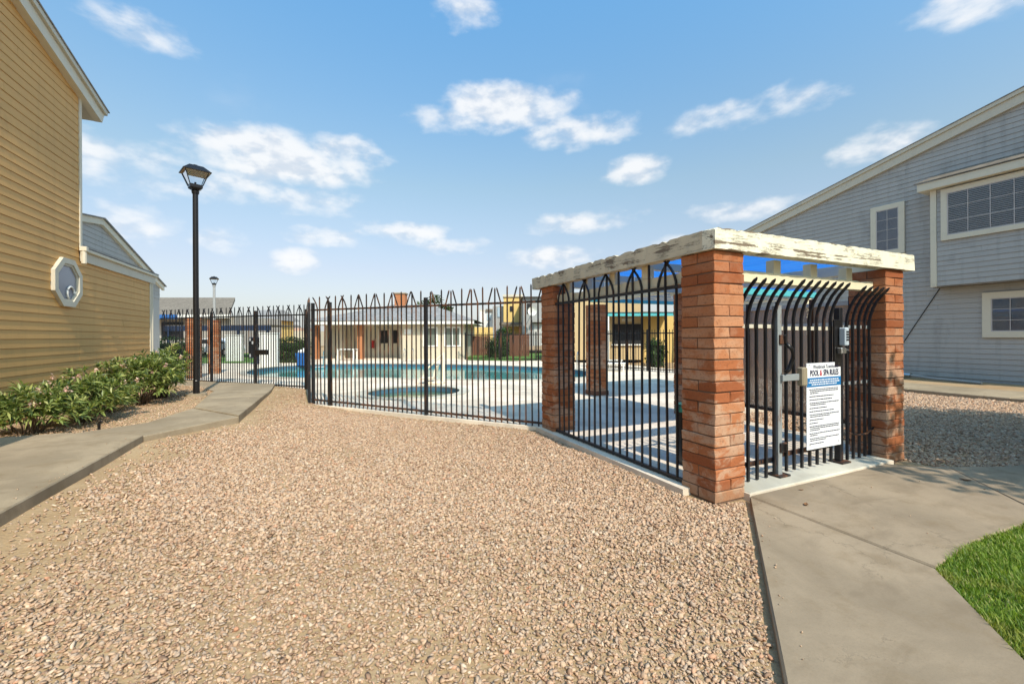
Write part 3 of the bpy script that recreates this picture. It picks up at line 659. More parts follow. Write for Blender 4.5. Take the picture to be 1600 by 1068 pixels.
fence('iron_fence', 'black iron fence panel under the left timber beam between two brick pillars', (.05,.41), (.05,2.958), DZ-.02, DZ-.02, 2.02, .131, ['arch'], [], IRON2, 1, rust=IRON2)
fence('iron_fence', 'long rust streaked iron fence running from the brick pillar to the lone corner post', (.10,3.29), (-3.52,7.76), .06, .10, 2.06, .117, ['open','open','point','point','crown'], [2.52,5.15,5.70], IRON, 2)
fence('iron_fence', 'iron fence return seen edge on behind the corner post', (-3.57,7.82), (-3.69,10.62), .10, .10, 2.07, .12, ['crown'], [0.0], IRON, 0)
lf = fence('iron_fence', 'black iron fence with crossed arch tops at the end of the left walk', (-3.72,10.68), (-8.4,15.44), .08, .10, 2.12, .104, ['crown'], [0.0,2.05,4.05], IRON2, 0, rust=IRON2)
MB().box(1.55,2.02,-.05,.05,.95,1.10).build('lock_box', BLACK, lf, bevel=.01)

# ------------------------------------------------------------------ pool gate
gt = empty('pool_gate', (0,.16,0)); tag(gt, 'black iron pool gate and side bars curving outward at the top, with lock', 'gate')
gb = bar_mesh([(0,0,.065),(0,0,1.70),(0,-.012,1.78),(0,-.04,1.87),(0,-.085,1.96),(0,-.14,2.03),(0,-.185,2.08)], 'bar', .0175, True, IRON2)
for x in (.52,.655,.79,.93,1.06): link('bar', gb, None, gt, (x,0,0))
for x in (1.26,1.39,1.525,1.665,1.80,1.935,2.06): link('bar', gb, None, gt, (x,0,.02))
for x in (2.38,2.505,2.63,2.75,2.86): link('bar', gb, None, gt, (x,0,0))
MB().box(.40,1.10,.018,.044,.20,.245).build('lower_rail', IRONR, gt); MB().box(.40,1.10,.018,.044,1.62,1.66).build('upper_rail', CREAMG, gt)
MB().box(1.19,2.13,.018,.044,.24,.285).build('lower_rail', IRONR, gt); MB().box(1.19,2.13,.018,.044,1.60,1.64).build('upper_rail', CREAMG, gt)
MB().box(2.27,2.885,.018,.044,.95,.985).build('lower_rail', STEEL, gt); MB().box(2.27,2.885,.018,.044,1.62,1.66).build('upper_rail', STEEL, gt)
for x, nm in ((1.115,'hinge_post'),(2.215,'latch_post')):
    p = MB().box(x-.03,x+.035,-.03,.035,.06,1.86).build(nm, STEEL if x < 2 else IRON2, gt, bevel=.004)
    MB().box(x-.07,x+.10,-.075,.075,.062,.078).build('base_plate', IRONR, p)
for z in (.36,1.50): 
    hgo = MB().box(1.10,1.20,-.05,-.02,z-.05,z+.05).build('hinge', IRONR, gt, bevel=.006); MB().tube([(1.17,-.055,z-.04),(1.17,-.055,z+.04)], .018, 8).build('hinge_pin', BLACK, hgo)
MB().box(1.12,1.40,-.06,-.03,1.06,1.13).build('latch_bar', STEEL, gt, bevel=.004)
MB().box(1.39,1.475,-.10,-.03,1.00,1.20).build('lock_case', m_paint('lock_brushed_brass', (.30,.25,.17), .35, .3), gt, bevel=.012)
MB().tube([(1.17,-.06,1.46),(1.22,-.09,1.40),(1.235,-.09,1.30),(1.18,-.08,1.18),(1.15,-.06,1.15)], .022, 7).build('closer_arm', BLACK, gt, smooth=True)
pl = MB().box(2.05,2.20,-.052,-.028,1.18,1.72).build('mount_plate', BLACK, gt, bevel=.004)
kp = MB().box(2.115,2.185,-.13,-.054,1.42,1.63).build('keypad_box', m_paint('keypad_grey', (.45,.50,.54), .4, .1), gt, bevel=.012)
for r_ in range(4):
    for c_ in range(3): MB().box(2.125+c_*.018,2.138+c_*.018,-.134,-.13,1.48+r_*.03,1.50+r_*.03).build('key', DARK, kp)
MB().tube([(2.09,-.09,1.38),(2.23,-.09,1.37)], .012, 6).build('handle', METAL, gt); MB().box(2.08,2.17,-.11,-.054,1.33,1.40).build('knob_block', METAL, gt, bevel=.008)
MB().tube([(2.40,-.01,.38),(2.55,-.03,.35),(2.72,-.035,.35),(2.90,-.02,.40)], .011, 6).build('tie_wire', IRONR, gt)

# rules sign
def text_mesh(body, size, align='CENTER', bold=0.0):
    cu = bpy.data.curves.new('lettering', 'FONT'); cu.body = body; cu.size = size; cu.align_x = align; cu.align_y = 'CENTER'; cu.offset = bold; cu.resolution_u = 2
    o = bpy.data.objects.new('tmp', cu); COL.objects.link(o); bpy.context.view_layer.update()
    me = bpy.data.meshes.new_from_object(o.evaluated_get(bpy.context.evaluated_depsgraph_get())); bpy.data.objects.remove(o); bpy.data.curves.remove(cu); me.materials.clear(); return me
def ink(name, col):
    m = NM(name); return m.fin(col, .6, .2)
INKD, INKB, INKR, INKW = ink('ink_navy',(.02,.02,.06)), ink('sign_blue',(.02,.16,.38)), ink('ink_red',(.55,.02,.03)), ink('ink_white',(.85,.85,.85))
SX0, SX1, SZ0, SZ1 = 1.535, 2.165, .285, 1.235
sg = empty('rules_sign', (SX0, .115, SZ0)); tag(sg, 'white POOL & SPA RULES sign with blue band tied on the gate bars', 'sign')
W_, H_ = SX1-SX0, SZ1-SZ0
MB().box(0,W_,-.004,.004,0,H_).build('panel', m_paint('sign_white', (.78,.79,.80), .4, .08, .9), sg, bevel=.002)
MB().box(.002,W_-.002,-.0062,-.0045,H_*.725,H_*.83).build('blue_band', INKB, sg)
def put_text(body, size, x, z, mat, y=-.0075, sx=1.0, align='CENTER', name='lettering', bold=0.0, parent=sg):
    me = text_mesh(body, size, align, bold); o = link(name, me, mat, parent, (x, y, z)); o.rotation_euler = (math.pi/2, 0, 0); o.scale = (sx, 1, 1); return o
put_text('Westbrook Townhomes', .058, W_*.55, H_*.955, INKD, sx=.80)
put_text('POOL', .092, W_*.215, H_*.882, INKD, sx=.66, bold=.0015); put_text('&', .092, W_*.40, H_*.882, INKR, sx=.66, bold=.0015); put_text('SPA RULES', .092, W_*.70, H_*.882, INKD, sx=.66, bold=.0015)
rt = random.Random(3)
def word_line(x0, x1, z, h, mat, y=-.0072):
    """print too fine to read: a row of word-sized marks"""
    b = MB(); x = x0
    while x < x1-.012:
        wl_ = min(rt.uniform(.012,.045), x1-x); b.box(x,x+wl_,y-.0004,y,z-h/2,z+h/2); x += wl_+.008
    return b
b = MB()
for k, (a, c) in enumerate(((.08,.92),(.05,.95),(.13,.87))): w1 = word_line(W_*a, W_*c, H_*(.803-.026*k), .011, None); b.add(w1.v, w1.f)
b.build('print', INKW, sg)
b = MB(); z = .695
for lines, ln in ((3,.86),(1,.70),(1,.66),(2,.88),(1,.5),(1,.72),(2,.86),(1,.40),(1,.26),(3,.86),(2,.88),(2,.86),(1,.40)):
    for k in range(lines):
        e = ln if k == 0 or k < lines-1 else ln*rt.uniform(.25,.75)
        w1 = word_line(W_*(.07 if k == 0 else .09), W_*(.07+e), H_*z, .0085, None); b.add(w1.v, w1.f); z -= .0215
    z -= .0165
b.build('print', INKD, sg)
for x, z in ((.04,.93),(W_-.04,.93),(.05,.05),(W_-.05,.05)): MB().tube([(x,-.008,z if z < .5 else z),(x,.03,z)], .006, 8).build('bolt', METAL, sg)

# mesh screen closing the right side of the shelter
ms = empty('mesh_screen', (3.10,.42,0)); tag(ms, 'brown expanded metal screen along the right side of the shelter behind the gate', 'screen')
MB().add([(0,0,.40),(0,2.52,.40),(0,2.52,1.98),(0,0,1.98)], [(0,1,2,3)]).build('mesh_sheet', MESH, ms)
for z in (.36,1.66,1.94): MB().box(-.03,.02,0,2.52,z,z+.05).build('rail', CREAMG if z > 1 else IRONR, ms)
for k in range(6): MB().box(-.05,-.006,.03+k*.49,.065+k*.49,.10,2.05).build('upright', IRONR, ms)
# bin behind the corner pillar
bn = empty('trash_bin', (.64,.86,DZ)); tag(bn, 'dark trash bin with green lid behind the nearest brick pillar', 'bin')
b = MB(); n = 16
b.loft([(.15*math.cos(a*2*math.pi/n), .15*math.sin(a*2*math.pi/n), 0) for a in range(n)], [(.18*math.cos(a*2*math.pi/n), .18*math.sin(a*2*math.pi/n), .62) for a in range(n)]); b.build('body', BLACK, bn, smooth=False)
b = MB(); b.loft([(.195*math.cos(a*2*math.pi/n), .195*math.sin(a*2*math.pi/n), .62) for a in range(n)], [(.17*math.cos(a*2*math.pi/n), .17*math.sin(a*2*math.pi/n), .70) for a in range(n)]); b.build('lid', m_paint('green_lid', (.02,.12,.09), .45, .2), bn)

# ------------------------------------------------------------------ townhouses with lap siding
def clip(poly, axis, val, keep_less):
    out_ = []
    for i in range(len(poly)):
        a, b = poly[i], poly[(i+1) % len(poly)]
        ia = (a[axis] <= val) if keep_less else (a[axis] >= val); ib = (b[axis] <= val) if keep_less else (b[axis] >= val)
        if ia: out_.append(a)
        if ia != ib:
            t = (val-a[axis])/(b[axis]-a[axis]); out_.append((a[0]+t*(b[0]-a[0]), a[1]+t*(b[1]-a[1])))
    return out_
def area(p): return abs(sum(p[i][0]*p[(i+1)%len(p)][1]-p[(i+1)%len(p)][0]*p[i][1] for i in range(len(p))))/2
def lap_wall(parent, x, sgn, outline, z0, z1, expo, mat, seed, blen=(3.0,5.5), name='siding_board', butt=.017):
    """individual lap boards on a wall in the plane x, outline in (y, z), facing sgn"""
    rs = random.Random(seed); z = z0; ylo = min(p[0] for p in outline); yhi = max(p[0] for p in outline)
    while z < z1-.01:
        zt = min(z+expo, z1); strip = clip(clip(outline, 1, z+.007, False), 1, zt, True)
        if len(strip) >= 3 and area(strip) > .003:
            cuts = [ylo-.01]; y = ylo+rs.uniform(.5, blen[1])
            while y < yhi-.5: cuts.append(y); y += rs.uniform(*blen)
            cuts.append(yhi+.01)
            for a, c in zip(cuts, cuts[1:]):
                seg = clip(clip(strip, 0, a+.0015, False), 0, c-.0015, True)
                if len(seg) < 3 or area(seg) < .002: continue
                wob = rs.uniform(-.0015, .0015)
                def fr(p): t = (p[1]-z)/(zt-z); return (x+sgn*(butt*(1-t)+.007*t+wob), p[0], p[1])
                n = len(seg); b = MB(); b.add([fr(p) for p in seg]+[(x-sgn*.002, p[0], p[1]) for p in seg], [tuple(range(n)), tuple(range(2*n-1,n-1,-1))]+[(i,(i+1)%n,(i+1)%n+n,i+n) for i in range(n)])
                b.build(name, mat, parent)
        z = zt
def xz_board(x0, x1, pts):
    """board in a plane of constant x: outline (y,z) extruded from x0 to x1"""
    b = MB(); b.loft([(x0,p[0],p[1]) for p in pts], [(x1,p[0],p[1]) for p in pts]); return b
def window_x(parent, x, sgn, y0, y1, z0, z1, fw, cols, rows, blind=True, split=True, frame_mat=CREAM, proud=.06, sash=SASH):
    f = MB(); a, c = x+sgn*.002, x+sgn*proud
    lo, hi = min(a,c), max(a,c)
    f.box(lo,hi,y0,y1,z0,z0+fw); f.box(lo,hi,y0,y1,z1-fw,z1); f.box(lo,hi,y0,y0+fw,z0+fw,z1-fw); f.box(lo,hi,y1-fw,y1,z0+fw,z1-fw)
    wv = f.build('window', frame_mat, parent)
    iy0, iy1, iz0, iz1 = y0+fw, y1-fw, z0+fw, z1-fw
    def bx(y0_,y1_,z0_,z1_,d0,d1): a_, b_ = x+sgn*d0, x+sgn*d1; return MB().box(min(a_,b_),max(a_,b_),y0_,y1_,z0_,z1_)
    bx(iy0,iy1,iz0,iz1,.022,.026).build('dark_interior' if blind else 'curtain', DARK if blind else CURT, wv)
    if blind:
        b = MB(); k = int((iz1-iz0)/.055)
        for i in range(k):
            zz = iz0+.03+i*.055; xx = x+sgn*.030
            b.add([(xx-sgn*.003,iy0+.02,zz),(xx-sgn*.003,iy1-.02,zz),(xx+sgn*.005,iy1-.02,zz+.036),(xx+sgn*.005,iy0+.02,zz+.036)], [(0,1,2,3)])
        b.build('blind', BLIND, wv)
    halves = [(iy0,(iy0+iy1)/2-.02),((iy0+iy1)/2+.02,iy1)] if split else [(iy0,iy1)]
    if split: bx((iy0+iy1)/2-.02,(iy0+iy1)/2+.02,iz0,iz1,.028,.056).build('mullion', sash, wv)
    for h0, h1 in halves:
        s_ = MB()
        for q in ((h0,h1,iz0,iz0+.03),(h0,h1,iz1-.03,iz1),(h0,h0+.03,iz0+.03,iz1-.03),(h1-.03,h1,iz0+.03,iz1-.03)):
            a_, b_ = x+sgn*.038, x+sgn*.050; s_.box(min(a_,b_),max(a_,b_),*q)
        s_.build('sash', sash, wv)
        bx(h0+.03,h1-.03,iz0+.03,iz1-.03,.041,.043).build('pane', GLASS, wv)
        for i in range(1, cols): yy = h0+(h1-h0)*i/cols; bx(yy-.009,yy+.009,iz0+.03,iz1-.03,.044,.052).build('muntin', sash, wv)
        for i in range(1, rows): zz = iz0+(iz1-iz0)*i/rows; bx(h0+.03,h1-.03,zz-.008,zz+.008,.0445,.0505).build('muntin', sash, wv)
    return wv

# ---- tan house on the left
XL = -8.0; S = -.245
hl = empty('townhouse', (XL, 9, 0)); tag(hl, 'tan lap sided townhouse with octagonal window beside the left walk', 'house')
hl.location = (0,0,0)
rk = lambda y: 6.66+S*(y-9.15)
up = [(1.5,.30),(9.12,.30),(9.12,rk(9.12)),(1.5,rk(1.5))]
lap_wall(hl, XL, 1, up, .30, 9.2, .155, TAN, 1)
lap_wall(hl, XL, 1, [(9.122,.30),(13.06,.30),(13.06,3.19),(9.122,3.19)], .30, 3.19, .155, TAN, 2)
b = MB().box(-16,XL-.004,1.5,9.14,.0,3.2); b.build('wall_core', TAN, hl); MB().box(-16,XL-.003,9.141,13.08,.0,3.3).build('wall_core', TAN, hl)
xz_board(-16, XL-.005, [(1.5,3.21),(9.135,3.21),(9.135,rk(9.135)),(1.5,rk(1.5))]).build('wall_core', TAN, hl)
MB().box(XL-.3,XL-.02,1.5,13.0,-.1,.30).build('footing', CONC, hl)
MB().box(XL-.06,XL+.032,9.125,9.215,3.47,rk(9.2)-.0).build('corner_trim', CREAM, hl, bevel=.004)
MB().box(XL-.08,XL+.032,13.065,13.15,.28,3.20).build('corner_trim', CREAM, hl, bevel=.004)
MB().tube([(XL+.02,13.20,.3),(XL+.02,13.20,3.2)], .04, 8).build('downspout', CREAMG, hl)
MB().box(XL+.005,XL+.055,9.16,13.42,3.19,3.40).build('fascia', CREAMG, hl, bevel=.004); MB().box(XL-.02,XL+.115,9.15,13.50,3.402,3.475).build('gutter', CREAM, hl, bevel=.012)
MB().tube([(XL+.09,9.12,3.50),(XL+.09,9.12,3.14)], .045, 8).build('downspout', CREAM, hl); MB().box(XL+.03,XL+.15,9.07,9.17,3.40,3.50).build('gutter_end', CREAM, hl, bevel=.008)
b = MB(); b.loft([(XL+.12,9.145,3.478),(XL+.12,13.5,3.478),(XL+.12,13.5,3.50),(XL+.12,9.145,3.50)], [(-11.5,9.145,4.2),(-11.5,13.5,4.2),(-11.5,13.5,4.22),(-11.5,9.145,4.22)]); b.build('roof', SHING, hl)
ye = 9.95
xz_board(XL+.005, XL+.14, [(1.2,rk(1.2)-.02),(ye-.12,rk(ye-.12)-.02),(ye-.02,rk(ye-.02)+.22),(1.2,rk(1.2)+.24)]).build('rake_board', CREAM, hl)
xz_board(XL-.02, XL+.19, [(1.2,rk(1.2)+.245),(ye+.0,rk(ye)+.225),(ye+.03,rk(ye+.03)+.33),(1.2,rk(1.2)+.34)]).build('rake_trim', CREAMG, hl)
xz_board(-16, XL+.21, [(1.2,rk(1.2)+.345),(ye+.06,rk(ye+.06)+.335),(ye+.07,rk(ye+.07)+.36),(1.2,rk(1.2)+.375)]).build('roof', SHING, hl)
xz_board(-16, XL+.0, [(9.16,rk(9.16)+.02),(ye-.1,rk(ye-.1)+.0),(ye-.1,rk(ye-.1)+.20),(9.16,rk(9.16)+.24)]).build('soffit', CREAMG, hl)
# octagonal window
yc, zc, ro, ri = 8.60, 2.67, .53, .41
def octo(r, k=0): return [(yc+r*math.cos(math.pi/8+i*math.pi/4)*1.02, zc+r*math.sin(math.pi/8+i*math.pi/4)*.98) for i in range(8)]
def oct_ring(r0, r1, x0, x1):
    b = MB(); o0, o1 = octo(r0), octo(r1)
    V = [(x0,*p) for p in o0]+[(x1,*p) for p in o0]+[(x0,*p) for p in o1]+[(x1,*p) for p in o1]; F = []
    for i in range(8):
        j = (i+1) % 8; F += [(i,j,8+j,8+i),(16+i,16+j,24+j,24+i),(8+i,8+j,24+j,24+i),(i,j,16+j,16+i)]
    b.add(V, F); return b
ow = oct_ring(ri, ro, XL+.003, XL+.075).build('window', CREAMG, hl); oct_ring(ri-.045, ri+.0, XL+.004, XL+.052).build('sash', CREAMG, ow)
b = MB(); b.add([(XL+.03,*p) for p in octo(ri-.05)], [tuple(range(8))]); b.build('pane', m_paint('obscure_glass', (.30,.30,.34), .12, .35, .6), ow)
b = MB().tube([(XL+.05,yc+.10+.13*math.cos(a*.42),zc-.20+.13*math.sin(a*.42)) for a in range(11)], .018, 6); b.build('curtain_ring', WHITE, ow)
# unseen porch wing, added to cast the shadow on the walk at left
MB().box(-16,-6.95,-7,2.35,.0,2.95).build('added_wing', TAN, hl); MB().box(-16,-6.72,-7.2,2.60,2.952,3.12).build('added_wing_fascia', CREAM, hl)
xz_board(-16,-6.70,[(-7.2,3.121),(2.62,3.121),(2.62,3.15),(-7.2,3.15)]).build('porch_roof', SHING, hl)  # flat roof of the added, out-of-view wing

# ---- grey gable behind the tan house
hg = empty('townhouse', (0,0,0)); tag(hg, 'grey sided gable rising behind the low end of the tan townhouse', 'house')
XG = -10.0; pk = (15.45, 5.30)
gout = [(9.6,.2),(21.0,.2),(21.0,pk[1]-(21-pk[0])*.27),(pk[0],pk[1]),(9.6,pk[1]-(pk[0]-9.6)*.16)]
lap_wall(hg, XG, 1, gout, 3.3, 5.4, .16, GRY, 4)
xz_board(-18, XG-.004, gout).build('wall_core', GRY, hg)
xz_board(XG+.005, XG+.10, [(pk[0],pk[1]-.0),(21.3,pk[1]-(21.3-pk[0])*.27),(21.3,pk[1]-(21.3-pk[0])*.27+.20),(pk[0],pk[1]+.20)]).build('rake_board', CREAM, hg)
xz_board(XG+.005, XG+.10, [(9.6,pk[1]-(pk[0]-9.6)*.16),(pk[0]-.002,pk[1]),(pk[0]-.002,pk[1]+.20),(9.6,pk[1]-(pk[0]-9.6)*.16+.20)]).build('rake_board', CREAM, hg)
xz_board(-18, XG+.16, [(pk[0],pk[1]+.205),(21.4,pk[1]-(21.4-pk[0])*.27+.205),(21.4,pk[1]-(21.4-pk[0])*.27+.24),(pk[0],pk[1]+.24)]).build('roof', SHING, hg)
xz_board(-18, XG+.16, [(9.6,pk[1]-(pk[0]-9.6)*.16+.205),(pk[0]-.002,pk[1]+.205),(pk[0]-.002,pk[1]+.24),(9.6,pk[1]-(pk[0]-9.6)*.16+.24)]).build('roof', SHING, hg)

# ---- grey house on the right
XR = 15.8; SR = -.242
hr_ = empty('townhouse', (0,0,0)); tag(hr_, 'grey two storey townhouse with projecting upper bay on the right', 'house')
rr = lambda y: 8.43+SR*(y-2.37)
lap_wall(hr_, XR, -1, [(-5.5,.10),(13.2,.10),(13.2,rr(13.2)),(-5.5,rr(-5.5))], .10, 10.4, .163, GRY, 7, (3.2,6.5), butt=.024)
xz_board(XR+.004, 26, [(-5.5,-.1),(13.2,-.1),(13.2,rr(13.2)),(-5.5,rr(-5.5))]).build('wall_core', GRY, hr_)
xz_board(XR-.12, XR-.004, [(-6,rr(-6)-.02),(13.9,rr(13.9)-.02),(13.9,rr(13.9)+.27),(-6,rr(-6)+.27)]).build('rake_board', CREAMG, hr_)
xz_board(XR-.17, XR+.02, [(-6,rr(-6)+.275),(13.95,rr(13.95)+.275),(13.95,rr(13.95)+.39),(-6,rr(-6)+.39)]).build('rake_trim', CREAMG, hr_)
xz_board(XR-.19, 26, [(-6,rr(-6)+.395),(14,rr(14)+.395),(14,rr(14)+.42),(-6,rr(-6)+.42)]).build('roof', SHING, hr_)
XB = 15.3
lap_wall(hr_, XB, -1, [(-3,3.13),(4.14,3.13),(4.14,6.32),(-3,6.32)], 3.13, 6.32, .163, GRY, 9, (2.5,5), butt=.024)
MB().box(XB+.004,XR-.03,-3,4.26,3.13,6.32).build('bay_core', GRY, hr_)
MB().box(XB-.035,XB+.09,4.145,4.30,3.11,6.32).build('bay_corner_trim', CREAM, hr_, bevel=.005)
MB().box(XB+.0,XR-.03,-3,4.25,3.09,3.128).build('bay_soffit', SHINGB, hr_)
MB().box(XB-.26,XR-.03,-3.2,4.55,6.325,6.58).build('bay_fascia', CREAM, hr_, bevel=.006)
b = MB(); b.loft([(XB-.30,-3.3,6.585),(XB-.30,4.62,6.585),(XB-.30,4.62,6.615),(XB-.30,-3.3,6.615)], [(XR-.03,-3.3,6.93),(XR-.03,4.25,6.93),(XR-.03,4.25,6.96),(XR-.03,-3.3,6.96)]); b.build('bay_roof', SHINGB, hr_)
window_x(hr_, XB-.022, -1, -.2, 4.02, 4.60, 6.27, .15, 4, 3, True, True)
window_x(hr_, XR-.022, -1, 5.17, 6.19, 4.47, 6.33, .17, 2, 4, False, False)
window_x(hr_, XR-.022, -1, .4, 3.24, 1.43, 2.84, .19, 3, 3, False, True)
window_x(hr_, XR-.022, -1, 5.6, 7.6, 1.43, 2.84, .19, 3, 3, False, True)
MB().tube([(XR-.03,4.25,3.1),(XR-.03,5.0,1.7),(XR-.03,5.6,.55),(XR-.04,5.75,.3)], .014, 5).build('cable', BLACK, hr_)
pp = empty('pipe', (15.2,4.9,0)); tag(pp, 'grey pipe with fitting lying on the ground against the grey townhouse', 'pipe')
MB().tube([(.1,.9,.10),(0,0,.14),(-.2,-.7,.09),(-.3,-1.9,.06)], .045, 8).build('tube', GSTUC, pp); MB().tube([(.02,.15,.14),(-.02,-.12,.14)], .085, 8).build('fitting', METAL, pp)
MB().box(13.2,15.75,-6,13,-.1,.015).build('planting_bed', m_dirt()) ; tag(bpy.context.scene.objects['planting_bed'], kind='structure')

# ------------------------------------------------------------------ lamp posts
def lamp(loc, H, s, rz, label, pr, post_mat):
    r = empty('lamp_post', loc, rz); tag(r, label, 'lamp post', 'lamp posts')
    p = MB(); n = 12
    p.tube([(0,0,-.1),(0,0,.35),(0,0,.36),(0,0,H-.04)], [pr*1.12,pr*1.08,pr,pr*.92], n); p.build('pole', post_mat, r, smooth=False)
    b = MB(); b.tube([(0,0,H-.06),(0,0,H),(0,0,H+.05*s)], [pr*1.15,pr*1.3,pr*.9], n); b.build('collar', post_mat, r)
    h0, h1, a, c = H+.10*s, H+.60*s, .17*s, .31*s
    def sq(w_, z): return [(-w_,-w_,z),(w_,-w_,z),(w_,w_,z),(-w_,w_,z)]
    lt = MB(); lt.loft(sq(a*.55,H+.04*s), sq(a,h0)); lt.loft(sq(a,h0), sq(a*1.03,h0+.10*s)); lan = lt.build('lantern_base', BLACK, r)
    for sx in (-1,1):
        for sy in (-1,1): MB().tube([(sx*a,sy*a,h0+.08*s),(sx*c,sy*c,h1)], .018*s, 4).build('lantern_bar', BLACK, r)
    for k in range(4):
        A, B = sq(a*.98,h0+.1*s), sq(c*.97,h1-.005); b = MB(); b.add([A[k],A[(k+1)%4],B[(k+1)%4],B[k]], [(0,1,2,3)]); b.build('pane', GLASSL, r)
    rf = MB(); rf.loft(sq(c*1.22,h1), sq(c*1.22,h1+.025*s)); rf.loft(sq(c*1.18,h1+.026*s), sq(c*.60,h1+.21*s)); rfo = rf.build('lantern_roof', BLACK, r)
    b = MB(); b.add(sq(c*1.12,h1-.004), [(0,1,2,3)]); b.build('lantern_reflector', m_paint('lantern_liner', (.55,.42,.28), .6, .2), r)
    MB().box(-.05*s,.05*s,-.05*s,.05*s,h1+.21*s,h1+.27*s).build('finial', BLACK, rfo)
    MB().tube([(0,0,h0+.1*s),(0,0,h0+.2*s)], .03*s, 8).build('bulb_holder', BLACK, r)
    return r
lp = (-6.10, 9.72)
lamp((lp[0],lp[1],.16), 4.95, .74, .40, 'tall black lamp post beside the oleander hedge on the left walk', .063, BLACK)
MB().tube([(lp[0],lp[1],-.1),(lp[0],lp[1],.20)], [.26,.22], 14).build('lamp_footing', CONC); tag(bpy.context.scene.objects['lamp_footing'], 'round concrete footing under the tall black lamp post', 'footing')
q = far(335, 24.5); lamp((q.x,q.y,.05), 4.55, .62, .2, 'small distant lamp post with grey pole beyond the far brick pillar', .07, GSTUC)

# ------------------------------------------------------------------ plants
def leaf_soup(C, D, rs, L, W, droop, fold=.25):
    """lance leaves: base points C, directions D (unit), 4 triangles each"""
    N = len(C); up = np.array([0,0,1.0]); side = np.cross(D, up); ns = np.linalg.norm(side, axis=1, keepdims=True); side = np.where(ns < 1e-3, [[1,0,0]], side/np.maximum(ns,1e-6)); nrm = np.cross(side, D)
    l = L*rs.uniform(.65,1.2,(N,1)); w_ = W*rs.uniform(.75,1.25,(N,1)); dr = droop*rs.uniform(.2,1.4,(N,1))
    roll = rs.normal(0,.5,(N,1)); s2 = side*np.cos(roll)+nrm*np.sin(roll); n2 = np.cross(s2, D)
    b = C; m = C+D*l*.5+n2*fold*0; m = m-up*dr*l*.22; t = C+D*l-up*dr*l*.75
    a1 = C+D*l*.42+s2*w_+n2*w_*fold-up*dr*l*.18; a2 = C+D*l*.42-s2*w_+n2*w_*fold-up*dr*l*.18
    V = np.stack([b,a1,m,a2,t], 1).reshape(-1,3); o = (np.arange(N)*5)[:,None]
    F = np.concatenate([o+np.array([[0,1,2]]), o+np.array([[0,2,3]]), o+np.array([[1,4,2]]), o+np.array([[2,4,3]])], 0)
    return V, F
def oleander(loc, rx, ry, h, tips, seed, label, nl=15, flowers=14):
    rs = np.random.RandomState(seed); r = empty('oleander', loc); tag(r, label, 'shrub', 'oleander shrubs along the tan house')
    T = []
    while len(T) < tips:
        u = rs.normal(size=3); u /= np.linalg.norm(u); 
        if u[2] < -.35: continue
        rad = rs.uniform(.55,1.03)*(1+.16*math.sin(u[0]*5+seed)+.12*math.sin(u[1]*7+seed*2))
        p = np.array([u[0]*rx*rad, u[1]*ry*rad, h*.46+u[2]*h*.54*rad])
        if p[2] > .06: T.append(p)
    T = np.array(T)
    b = MB()
    for i in range(0, tips, 5):
        t = T[i]; base = Vector((t[0]*.12+rs.normal(0,.05), t[1]*.12+rs.normal(0,.05), -.05)); m_ = Vector((t[0]*.5, t[1]*.5, t[2]*.62)); b.tube([base, m_, Vector(t)], [.011,.008,.004], 4)
    b.build('stems', BARK, r)
    out_ = T-np.array([0,0,h*.15]); out_ /= np.linalg.norm(out_, axis=1, keepdims=True); out_[:,2] = np.abs(out_[:,2])*.7+.35; out_ /= np.linalg.norm(out_, axis=1, keepdims=True)
    C = np.repeat(T, nl, 0); O = np.repeat(out_, nl, 0); N = len(C)
    q_ = rs.normal(size=(N,3)); q_ -= O*(q_*O).sum(1, keepdims=True); q_ /= np.linalg.norm(q_, axis=1, keepdims=True)
    k = rs.uniform(.25,1.0,(N,1)); D = O*k+q_*np.sqrt(1.05-k*k); D /= np.linalg.norm(D, axis=1, keepdims=True)
    C = C-O*rs.uniform(0,.11,(N,1))
    V, F = leaf_soup(C, D, rs, .150, .0155, .35); tag(raw_mesh('crown', V, F, LEAF, parent=r))
    idx = rs.choice(np.where(T[:,2] > h*.55)[0], flowers, replace=False)
    for i in idx:
        c = T[i]+out_[i]*.07; n = 26; d_ = rs.normal(size=(n,3)); d_[:,2] = np.abs(d_[:,2])+.3; d_ /= np.linalg.norm(d_, axis=1, keepdims=True)
        V, F = leaf_soup(np.repeat(c[None], n, 0)+rs.normal(0,.022,(n,3)), d_, rs, .042, .013, .3); raw_mesh('flower_cluster', V, F, PINK, parent=r)
    return r
oleander((-7.25,5.95,.16), .62,.58,.70, 150, 21, 'low dark oleander nearest the frame edge at the foot of the tan wall', 15, 4)
oleander((-7.02,6.80,.16), .56,.55,.84, 165, 22, 'sprawling oleander with pale pink blooms, second from the left frame edge', 15, 6)
oleander((-7.15,7.80,.15), .46,.42,.62, 110, 23, 'middle oleander of the row below the octagonal window', 15, 4)
oleander((-6.85,8.75,.15), .66,.66,1.10, 240, 24, 'tall bright green oleander, last but one before the lamp post', 15, 9)
oleander((-6.78,9.72,.15), .60,.62,1.14, 240, 25, 'full bright oleander right against the tall lamp post', 15, 9)
